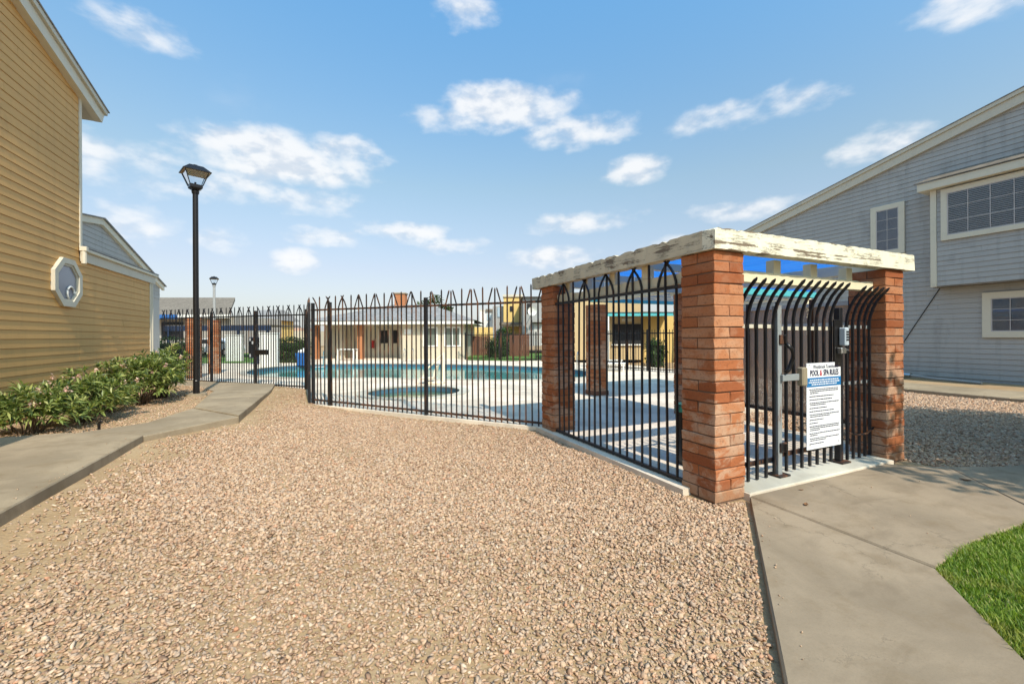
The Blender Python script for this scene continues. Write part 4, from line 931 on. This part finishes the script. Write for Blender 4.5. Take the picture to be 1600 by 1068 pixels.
# clutter: dry leaves and a drip fitting on the soil by the walk
MB().tube([(0,0,0),(0,0,.10),(.03,0,.14)], .02, 6).build('drip_fitting', BLACK, None, (-6.42,5.72,.14)); tag(bpy.context.scene.objects['drip_fitting'], 'small black irrigation fitting in the soil by the left walk', 'fitting')
def foliage(name, parent, C, R_, n, rs, size, mat):
    """leaf faces spread through several overlapping clumps"""
    Cs = []; 
    for c, rad in zip(C, R_):
        u = rs.normal(size=(n,3)); u /= np.linalg.norm(u, axis=1, keepdims=True); Cs.append(np.array(c)+u*rad*np.clip(rs.uniform(.2,1.1,(n,1))**.6,0,1.05)*np.array([1,1,.8]))
    P_ = np.concatenate(Cs); D_ = rs.normal(size=P_.shape); D_ /= np.linalg.norm(D_, axis=1, keepdims=True)
    V, F = leaf_soup(P_, D_, rs, size, size*.28, .3); return raw_mesh(name, V, F, mat, parent=parent)
def tree(loc, h, cr, seed, label, leaf=.12, n=420, clumps=16, mat=LEAFT):
    rs = np.random.RandomState(seed); r = empty('tree', loc); tag(r, label, 'tree')
    b = MB(); th_ = h-cr*1.3; b.tube([(0,0,-.1),(.05,.03,th_*.5),(0,.05,th_),(.1,0,h-cr*.6)], [cr*.075,cr*.06,cr*.05,cr*.02], 8)
    C = []; Rd = []
    for i in range(clumps):
        a = i*2.4; z = h-cr+cr*.9*(rs.rand()*2-1)*.8; rad = cr*.72*math.sqrt(max(.05,1-((z-h+cr)/cr)**2))*rs.uniform(.5,1.05); c = (rad*math.cos(a), rad*math.sin(a), z)
        C.append(c); Rd.append(cr*rs.uniform(.30,.48)); b.tube([(0,.05,th_*rs.uniform(.75,1.0)), (c[0]*.5,c[1]*.5,(th_+c[2])/2+.1), c], [cr*.03,cr*.02,cr*.006], 5)
    b.build('trunk', BARK, r); foliage('crown', r, C, Rd, n, rs, leaf, mat); return r
def hedge(name, loc, rz, lx, ly, lz, n, seed, label, cat='hedge', mat=HEDGE, size=.09):
    rs = np.random.RandomState(seed); r = empty(name, loc, rz); tag(r, label, cat)
    P_ = (rs.rand(n,3)-.5); k = np.argmax(np.abs(P_), 1); P_[np.arange(n),k] = np.sign(P_[np.arange(n),k])*rs.uniform(.36,.53,n)
    P_ = P_*np.array([lx,ly,lz])+np.array([0,0,lz/2]); P_ += .05*np.sin(P_[:,::-1]*6+seed); D_ = rs.normal(size=P_.shape); D_ /= np.linalg.norm(D_, axis=1, keepdims=True)
    V, F = leaf_soup(P_, D_, rs, size, size*.3, .3); raw_mesh('foliage', V, F, mat, parent=r)
    MB().box(-lx*.38,lx*.38,-ly*.34,ly*.34,0,lz*.82).build('branches', m_paint('hedge_core', (.03,.045,.018), .95, .3), r); return r

# ------------------------------------------------------------------ clubhouse beyond the pool
D0 = 28.3; kx = D0/655
cpos = far(605, D0); ch = empty('clubhouse', (cpos.x, cpos.y, .05), -YAW); tag(ch, 'low beige clubhouse with grey hip roof and white fascia beyond the pool', 'building')
X = lambda px: (px-605)*kx
ez = 2.33
MB().box(X(626),X(726),0,7.5,0,ez).build('wall', TANW, ch); MB().box(X(489),X(626)-.003,1.9,7.45,0,ez-.002).build('wall', TANW, ch)
MB().box(X(512),X(527),1.2,1.9,0,ez-.01).build('wall_pier', TANW, ch)
for px in (486.5,557.5):
    c = empty('porch_column', (0,0,0)); bpy.data.objects.remove(c)
    MB().box(X(px),X(px)+.36,.05,.41,0,ez-.004).build('brick_column', m_paint('column_brick', (.42,.17,.075), .85, .3, .7) if px < 500 else bpy.data.materials['column_brick'], ch)
MB().box(X(484),X(742),-.62,-.55,ez,ez+.25).build('fascia', WHITE, ch); MB().box(X(484),X(742),-.55,8,ez+.002,ez+.06).build('soffit', CREAMG, ch)
x0,x1,y0,y1,ra,rb_ = X(482)-.05,X(745),-.68,8.2,X(590),X(655)
b = MB(); zr = 3.95; b.add([(x0,y0,ez+.255),(x1,y0,ez+.255),(x1,y1,ez+.255),(x0,y1,ez+.255),(ra,3.8,zr),(rb_,3.8,zr)], [(0,1,5,4),(1,2,5),(2,3,4,5),(3,0,4),(3,2,1,0)]); rf = b.build('roof', SHING, ch)
MB().box(X(594),X(612),3.5,4.3,3.4,4.75).build('chimney', bpy.data.materials['column_brick'], rf); MB().box(X(594)-.06,X(612)+.06,3.44,4.36,4.752,4.84).build('chimney_cap', CONC, rf)
for a, c, z0, z1 in ((581,586.5,516,536),(588,593,516,536),(600.5,609,516,536)): MB().box(X(a),X(c),1.86,1.897,1.55+30.2*(526-z1)/655-.05,1.55+30.2*(526-z0)/655-.05).build('door_pane', DARK, ch)
MB().box(X(577),X(612),1.80,1.858,0,2.05).build('door', m_paint('beige_door', (.47,.41,.31), .6, .2), ch) if False else MB().box(X(577),X(578),1.80,1.896,0,2.1).build('door_jamb', WHITE, ch)
MB().box(X(596),X(597),1.80,1.896,0,2.1).build('door_jamb', WHITE, ch); MB().box(X(613),X(614),1.80,1.896,0,2.1).build('door_jamb', WHITE, ch)
MB().box(X(568),X(571),1.6,1.85,.7,1.25).build('extinguisher', m_paint('red_enamel', (.35,.02,.02), .4, .1), ch)
MB().box(X(632),X(645),-.03,-.002,1.68,2.02).build('notice_board', WHITE, ch)
for a, c in ((661,684),(694,720)):
    wz0, wz1 = .82, 2.16; f = MB(); f.box(X(a),X(c),-.05,-.002,wz0,wz0+.09); f.box(X(a),X(c),-.05,-.002,wz1-.09,wz1); f.box(X(a),X(a)+.09,-.05,-.002,wz0+.09,wz1-.09); f.box(X(c)-.09,X(c),-.05,-.002,wz0+.09,wz1-.09)
    wv = f.build('window', WHITE, ch); MB().box(X(a)+.09,X(c)-.09,-.02,-.004,wz0+.09,wz1-.09).build('pane', m_paint('curtained_glass', (.17,.19,.16), .12, .25), wv); MB().box((X(a)+X(c))/2-.025,(X(a)+X(c))/2+.025,-.045,-.021,wz0+.09,wz1-.09).build('mullion', WHITE, wv)
tp = far(543, 27.2, .05); tb = empty('table', tp, -YAW); tag(tb, 'white table on the clubhouse porch beyond the pool', 'table')
MB().box(-.55,.55,-.35,.35,.68,.73).build('top', WHITE, tb, bevel=.01)
for sx in (-.5,.5):
    for sy in (-.3,.3): MB().box(sx-.035,sx+.035,sy-.035,sy+.035,0,.68).build('leg', WHITE, tb)
def rail_loop(loc, rz, label):
    r = empty('pool_rail', loc, rz); tag(r, label, 'rail', 'pool ladder rails')
    for s in (-.25,.25): MB().tube([(s,0,0),(s,0,.55),(s,-.08,.72),(s,-.22,.78),(s,-.36,.70),(s,-.42,.45),(s,-.42,-.3)], .024, 7).build('tube', METAL, r, smooth=True)
    for z in (-.05,-.3): MB().box(-.25,.25,-.46,-.38,z,z+.03).build('step', WHITE, r)
q = far(640, 25.6, .05); rail_loop(q, -YAW, 'stainless ladder rails at the far pool edge before the clubhouse')
q = far(497, 22.0, .05); rail_loop(q, -YAW+.6, 'stainless ladder rails at the left pool end near the corner post')
q = far(910, 19.0, .05); rail_loop(q, -YAW, 'stainless ladder rails seen between the pillars of the shelter')
# pool lift
lf_ = empty('pool_lift', (-.02,10.55,DZ), -YAW); tag(lf_, 'cream pool lift with slanted arm and seat between spa and pool', 'pool lift')
LIFT = m_paint('lift_cream', (.78,.72,.55), .45, .15)
MB().box(-.30,.30,-.25,.25,0,.07).build('base', LIFT, lf_, bevel=.02); MB().tube([(.28,0,.05),(.28,0,.98)], .045, 8).build('mast', LIFT, lf_)
MB().tube([(.28,0,.96),(-.28,-.06,.42),(-.36,-.06,.20)], .035, 8).build('arm', LIFT, lf_); MB().box(-.42,.02,-.30,.12,.16,.21).build('seat', LIFT, lf_, bevel=.02)
b = MB(); b.loft([(-.02,-.30,.2),(.03,-.30,.2),(.03,.12,.2),(-.02,.12,.2)], [(.08,-.30,.58),(.13,-.30,.58),(.13,.12,.58),(.08,.12,.58)]); b.build('seat_back', LIFT, lf_)
MB().tube([(-.40,-.28,.2),(-.5,-.28,.02),(-.62,-.28,-.02)], .02, 6).build('foot_rest', LIFT, lf_)

# ------------------------------------------------------------------ beyond the pool on the right: lawn, board fences, townhouses
lw = [far(728,26.5),far(735,38),far(850,36),far(862,26.5),far(800,25.2)]
b = MB(); b.v = [(p.x,p.y,.075) for p in lw]; b.f = [tuple(t) for t in mgeo.tessellate_polygon([[Vector((p.x,p.y,0)) for p in lw]])]
tag(b.build('lawn', m_paint('far_lawn', (.10,.19,.035), .95, .4, .6)), kind='structure')
def board_fence(pxa, pxb, d, h, label, z0=.05):
    a, c = far(pxa, d), far(pxb, d); L = (c-a).length; r = empty('board_fence', (a.x,a.y,z0), math.atan2(c.y-a.y,c.x-a.x)); tag(r, label, 'fence')
    n = max(2, int(L/.15)); me = MB().box(0,L/n-.012,-.012,.012,0,h).mesh('board'); me.materials.append(BWOOD)
    for i in range(n): link('board', me, None, r, (i*L/n,0,random.uniform(-.02,.02)))
    for z in (.3,h-.3): MB().box(0,L,.014,.05,z,z+.08).build('rail', BWOOD, r)
board_fence(738, 766, 33, 1.55, 'brown board fence left of the green bush beyond the pool')
board_fence(796, 827, 31, 1.65, 'brown board fence right of the green bush beyond the pool')
hedge('bush', far(776,29.5,.05), .2, 1.3,1.1,1.35, 1500, 31, 'round green bush on the far lawn between two board fences', 'bush', size=.13)
hedge('bush', far(789,33,.05), .2, 1.2,1.0,2.1, 1300, 32, 'taller leafy bush behind the round bush on the far lawn', 'bush', size=.15)
def far_house(label, d, parts, rz=-YAW):
    """parts: (name, px0, px1, ytop, ybottom, depth offset, depth, material)"""
    r = empty('townhouse', far(800, d, 0), rz); tag(r, label, 'house')
    for nm, a, c, yt, yb, dy, dep, mat in parts:
        k = (d+dy)/655; hz_ = 525-((a+c)/2-800)*.0052
        X0, X1, Z0, Z1 = (a-800)*k, (c-800)*k, 1.55+k*(hz_-yb), 1.55+k*(hz_-yt)
        if nm == 'roof' and dep > 3:
            i_ = min((X1-X0)*.18, 1.2); rect = lambda e, f, z: [(X0+e,dy+f,z),(X1-e,dy+f,z),(X1-e,dy+dep-f,z),(X0+e,dy+dep-f,z)]
            MB().loft(rect(0,0,Z0), rect(i_, dep*.42, Z1)).build(nm, mat, r)
        else: MB().box(X0,X1,dy,dy+dep,Z0,Z1).build(nm, mat, r)
    return r
far_house('yellow and grey townhouse beyond the board fences, right of the clubhouse', 46, [
 ('wall',787,816,462,530,0,8,YEL),('wall',770,786.9,478,530,.6,7,GSTUC),('window',777.5,783,480,495,.52,.08,m_paint('sky_glass',(.35,.45,.52),.15,.1)),('parapet',786,817,460,463.5,-.15,8.3,CREAMG),
 ('porch_roof',780,819,503,507,-2.2,2.19,SHINGB),('porch_beam',782,818,507.2,509.5,-2.0,.2,CREAMG),('garden_wall',728,770,511,531,-3,.25,YEL),('window',797,803,478,486,-.08,.079,DARK)])
far_house('small white block with dark cap between the clubhouse and the yellow townhouse', 50, [
 ('wall',750,772,486,528,0,6,WHITE),('cap',759,773,482.5,486,-.2,6.4,SHINGB),('wall',750,757.5,484,485.9,.3,5,CREAMG),('window',761,767,490,500,-.08,.079,m_paint('pale_glass',(.40,.50,.55),.15,.1))])
gh = far_house('grey townhouse with dark window behind the left brick pillar of the shelter', 38, [
 ('wall',818,905,463,540,0,8,GSTUC),('roof',815,907,458,463,-.3,8.6,SHINGB),('window',824,829,474,489,-.08,.079,DARK),('awning',832,850,499,503,-.6,.59,GSTUC),('door',834,848,505,540,-.07,.069,m_paint('pale_door',(.5,.5,.47),.6,.1))])
q = far(832, 36.6, 0); dz_ = 1.55+36.6*(525-486)/655
ds = empty('satellite_dish', (q.x,q.y,dz_), -YAW); tag(ds, 'round white satellite dish fixed to the grey townhouse beside the brick pillar', 'dish')
b = MB(); n = 16; rg = [(0,0)]+[(.2,.02),(.32,.06),(.40,.11)]
b.v = [(0,.11,0)]; 
for rr_, dp in rg[1:]:
    b.v += [(rr_*math.cos(i*2*math.pi/n), .11-dp, rr_*math.sin(i*2*math.pi/n)) for i in range(n)]
b.f = [(0,1+i,1+(i+1)%n) for i in range(n)]+[(1+k*n+i,1+k*n+(i+1)%n,1+(k+1)*n+(i+1)%n,1+(k+1)*n+i) for k in range(2) for i in range(n)]
b.build('reflector', WHITE, ds, smooth=True); MB().tube([(0,.1,-.02),(0,1.3,-.12)], .03, 6).build('arm', GSTUC, ds)
q = far(676, 52); tree((q.x,q.y,0), 7.0, 2.5, 41, 'round green tree standing behind the clubhouse roof', .30, 300, 14)
def thin_fence(label, pa, pb, zb, h, sp=.13):
    L = (pb-pa).length; r = empty('iron_fence', (pa.x,pa.y,zb), math.atan2(pb.y-pa.y,pb.x-pa.x)); tag(r, label, 'fence')
    b = MB()
    for i in range(int(L/sp)): x = i*sp; b.box(x-.010,x+.010,-.010,.010,0,h+.12)
    p = b.build('pickets', IRON2, r); tag(p, kind='stuff')
    MB().box(0,L,-.02,.02,h-.05,h).build('top_rail', IRON2, r); MB().box(0,L,-.02,.02,.08,.12).build('bottom_rail', IRON2, r)
    for x in np.arange(0, L+.1, 2.4): MB().box(x-.035,x+.035,-.035,.035,-.05,h+.14).build('post', IRON2, r)
thin_fence('distant iron fence between the pool deck and the far lawn', far(727,27.2), far(858,25.2), .05, 1.62)
thin_fence('iron fence behind the shelter before the yellow patio building', far(940,19.5), far(1120,15.5), .05, 1.62)

# ---- patio building seen through the shelter
pb_ = far_house('tan and yellow patio building with turquoise fascia seen through the shelter', 24, [
 ('wall',890,1003,470,562,0,5,m_paint('tan_patio_wall',(.50,.37,.20),.85,.25,.7)),('wall',1003.2,1130,492,566,.4,5,YEL),('turquoise_fascia',944,1056,488,493.5,-1.2,.14,TURQ),
 ('roof',940,1060,482,487.8,-1.25,6,SHINGB),('window',957,1002,506,537,-.06,.058,DARK),('window_sill',956,1003,537.5,539.5,-.12,.118,WHITE),('post',949,952,494,562,-1.2,.12,WHITE),('vent',972,990,497,502,-.05,.048,CREAMG)])
hedge('bush', far(1024,20.5,.05), 0, .8,.7,1.25, 700, 36, 'spiky green plant before the yellow wall seen through the shelter fence', 'plant', size=.16)
def lounger(loc, rz, label):
    r = empty('pool_lounger', loc, rz); tag(r, label, 'lounger', 'loungers on the far deck')
    MB().box(-.3,.3,-.6,.45,.30,.34).build('seat', WHITE, r, bevel=.01); b = MB(); b.loft([(-.3,.45,.30),(.3,.45,.30),(.3,.49,.33),(-.3,.49,.33)], [(-.3,.85,.75),(.3,.85,.75),(.3,.89,.78),(-.3,.89,.78)]); b.build('backrest', WHITE, r)
    for sx in (-.27,.27):
        for sy in (-.5,.4): MB().box(sx-.02,sx+.02,sy-.02,sy+.02,0,.3).build('leg', WHITE, r)
lounger(far(955,18.0,.05), .9, 'white pool lounger seen through the shelter fence, nearer of the two')
lounger(far(952,20.2,.05), 1.1, 'white pool lounger seen through the shelter fence, farther of the two')

# ------------------------------------------------------------------ far left, beyond the walk
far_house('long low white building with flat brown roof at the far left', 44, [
 ('wall',200,366,494,560,0,9,m_paint('shaded_stucco',(.40,.38,.34),.85,.25)),('window',252,286,503,530,-.08,.079,DARK)])  # white wall toned darker to hold the shade under the canopy
q = empty('flat_roof'); bpy.data.objects.remove(q)
lb = [o for o in bpy.data.objects if o.get('label','').startswith('long low white')][0]
k = 44/655; hz_ = 527.5
b = MB(); zf = lambda y, e=0: 1.55+(44+e)/655*(hz_-y)
b.add([((195-800)*k,-1,zf(494)),((368-800)*k,-1,zf(492)),((366-800)*k*1.2,9,zf(465,9)),((195-800)*k*1.2,9,zf(464,9)),((195-800)*k,-1,zf(496)),((368-800)*k,-1,zf(495)),((366-800)*k*1.2,9,zf(470,9)),((195-800)*k*1.2,9,zf(470,9))], [(0,1,2,3),(4,5,6,7),(0,1,5,4),(1,2,6,5),(2,3,7,6),(3,0,4,7)]); b.build('roof', SHINGB, lb)
b = MB(); b.box((195-800)*k,(369-800)*k,-1.12,-1.01,zf(497.5),zf(492)); b.build('fascia', WHITE, lb)
b = MB(); b.box((200-800)*k,(291-800)*k,-1.4,-1.13,zf(499),zf(492)); b.build('blue_sign_band', BLUE, lb)
far_house('small yellow house with grey roof behind the mailboxes', 58, [
 ('wall',384,423,500,545,0,6,YEL),('roof',378,430,482,499.8,.1,7,SHING),('fascia',381,426,497.5,500.5,-.3,.29,CREAM),('window',409,416,503,512,-.08,.079,DARK)])
far_house('pale low wall and rooftops in the gap left of the clubhouse', 70, [
 ('wall',428,492,517,540,0,5,TANW),('roof',430,452,506,517,0,6,SHING),('wall',452,470,512,519,1,4,m_paint('pinkish_stucco',(.5,.32,.24),.9,.2))])
# dark beam canopy with posts (carport) beyond the brick pillars
cp = empty('carport', far(345, 30, 0), -YAW); tag(cp, 'dark carport beam on thin posts beyond the far brick pillars', 'carport')
k = 30/655
MB().box((255-345)*k,(421-345)*k,0,.15,2.05,2.42).build('beam', NAVY, cp); MB().box((255-345)*k,(421-345)*k,.16,4.5,2.40,2.47).build('roof', SHINGB, cp)
for px in (262,372,418): MB().box((px-345)*k-.06,(px-345)*k+.06,.02,.14,0,2.05).build('post', NAVY, cp)
def block_wall(pxa, pxb, d, zt, label):
    a, c = far(pxa, d), far(pxb, d); L = (c-a).length; r = empty('block_wall', (a.x,a.y,.02), math.atan2(c.y-a.y,c.x-a.x)); tag(r, label, 'wall')
    MB().box(0,L,0,.2,0,zt).build('wall', WHITE, r); MB().box(-.02,L+.02,-.03,.23,zt+.002,zt+.06).build('cap', WHITE, r)
block_wall(352, 378, 26.5, 1.66, 'white block wall behind the mailbox cluster')
block_wall(405.5, 433, 21.5, 1.72, 'white block wall at the right of the mailbox cluster')
mbx = empty('mailbox_cluster', far(398, 23.5, .05), -YAW); tag(mbx, 'dark mailbox cluster with rows of small doors by the white walls', 'mailbox')
MB().box(-.34,.34,0,.4,.35,1.52).build('cabinet', NAVY, mbx, bevel=.01); MB().box(-.12,.12,.1,.3,0,.35).build('pedestal', NAVY, mbx)
for i in range(4):
    for j in range(6): MB().box(-.32+i*.162,-.17+i*.162,-.02,-.002,.42+j*.178,.58+j*.178).build('door', GSTUC if (i+j) % 5 == 0 else BLACK, mbx)
hedge('hedge', far(456,25.0,.05), -YAW, 1.9,1.0,1.45, 2200, 33, 'clipped green hedge left of the blue bin beyond the fence', size=.12)
hedge('bush', far(274,22,.05), .3, 2.2,1.2,1.5, 1400, 34, 'green bush at the far left behind the iron fence', 'bush', size=.13)
bb_ = empty('recycling_bin', far(473.5, 22.5, .05), -YAW); tag(bb_, 'blue bin heaped with white bags beyond the corner post', 'bin')
b = MB(); b.loft([(-.22,-.22,0),(.22,-.22,0),(.22,.22,0),(-.22,.22,0)], [(-.28,-.28,.66),(.28,-.28,.66),(.28,.28,.66),(-.28,.28,.66)]); b.build('body', BLUE, bb_)
for c in ((-.12,0,.72,.15),(.10,-.05,.74,.16),(.02,.1,.82,.13)): MB().sphere(c[:3], c[3], 9, 6, .8).build('bag', WHITE, bb_, smooth=True)
# parked car glimpsed between the pillars
car = empty('parked_car', far(334, 36, 0), -YAW+.15); tag(car, 'white parked car with dark windows glimpsed behind the orange brick pillar', 'car')
prof = [(-2.1,.35),(-2.15,.75),(-1.95,.98),(-1.2,1.05),(-.65,1.48),(.75,1.52),(1.45,1.10),(2.05,.98),(2.15,.6),(2.1,.35)]
b = MB(); b.loft([(p[0],-.85,p[1]) for p in prof], [(p[0],.85,p[1]) for p in prof]); b.build('body', m_paint('car_white', (.7,.7,.7), .2, .05), car, bevel=.03)
b = MB(); b.loft([(-1.05,-.87,1.06),(-.62,-.87,1.40),(.68,-.87,1.44),(1.22,-.87,1.1)], [(-1.05,.87,1.06),(-.62,.87,1.40),(.68,.87,1.44),(1.22,.87,1.1)]); b.build('side_window', DARK, car)
for sx in (-1.35,1.35):
    for sy in (-.82,.82):
        wv = MB().tube([(sx,sy-.1,.33),(sx,sy+.1,.33)], .33, 16).build('wheel', BLACK, car); MB().tube([(sx,sy-.11,.33),(sx,sy+.11,.33)], .19, 10).build('rim', METAL, wv)
for sy in (-.6,.6): MB().box(-2.17,-2.10,sy-.18,sy+.18,.68,.84).build('headlight', WHITE, car)
gl = [far(300,24.5),far(300,40),far(436,40),far(436,24.6)]
b = MB(); b.v = [(p.x,p.y,.065) for p in gl]; b.f = [(0,1,2,3)]; tag(b.build('lawn', bpy.data.materials['far_lawn']), kind='structure')

# shade tree standing off to the right of the walk
tree((6.2, -5.3, 0), 6.8, 3.6, 51, 'broad shade tree beside the entry walk, outside the picture on the right', .22, 1300, 34)

# dry leaves blown onto the entry walk
DRY = m_paint('dry_leaf', (.20,.10,.045), .8, .3)
for (x, y, sz, rz, lab) in ((.62,-.42,.035,.5,'curled brown leaf on the entry walk just before the gate threshold'),(2.75,-.72,.05,1.9,'dark dry leaf near the joint of the walk at the right'),(.95,-.18,.022,2.5,'tiny dry leaf at the edge of the gate threshold')):
    b = MB(); n = 7
    for i in range(n):
        t = i/(n-1)*2-1; wd_ = .45*sz*(1-t*t)+.002; zc_ = .3*sz*t*t; b.v += [(t*sz,-wd_,zc_+.35*wd_),(t*sz,0,zc_),(t*sz,wd_,zc_+.35*wd_)]
    b.f = [(3*i+k,3*i+k+1,3*i+k+4,3*i+k+3) for i in range(n-1) for k in range(2)]
    tag(b.build('dry_leaf', DRY, None, (x,y,.043), rz), lab, 'leaf', 'dry leaves on the entry walk')

# stray stones kicked onto the walks
rs = np.random.RandomState(77); P = []
for _ in range(26): t = rs.rand(); P.append((.37-1.79*t+abs(rs.normal(0,.07))+.02, -.07-1.47*t-abs(rs.normal(0,.05)), .035))
for _ in range(16): P.append((rs.uniform(.5,2.9), rs.uniform(-1.2,-.1), .041))
for _ in range(30): P.append((-5.52-abs(rs.normal(0,.12)), rs.uniform(2,4.5), .238))
for _ in range(12): P.append((rs.uniform(-5.4,-4.7), rs.uniform(6.3,9.5), .21))
P = np.array(P); keepz = P[:,2].copy()
st = rocks('stray_stones', P[:,:2], rs, .004, .011, .6, .3, fine=True); k = 12
co = np.empty(len(st.data.vertices)*3, np.float32); st.data.vertices.foreach_get('co', co); co = co.reshape(-1,k,3)
co[:,:,2] += (keepz-co[:,:,2].min(1))[:,None]; st.data.vertices.foreach_set('co', co.ravel()); st.data.update(); tag(st, 'loose granite chips scattered on the concrete walks', 'gravel', kind='stuff')
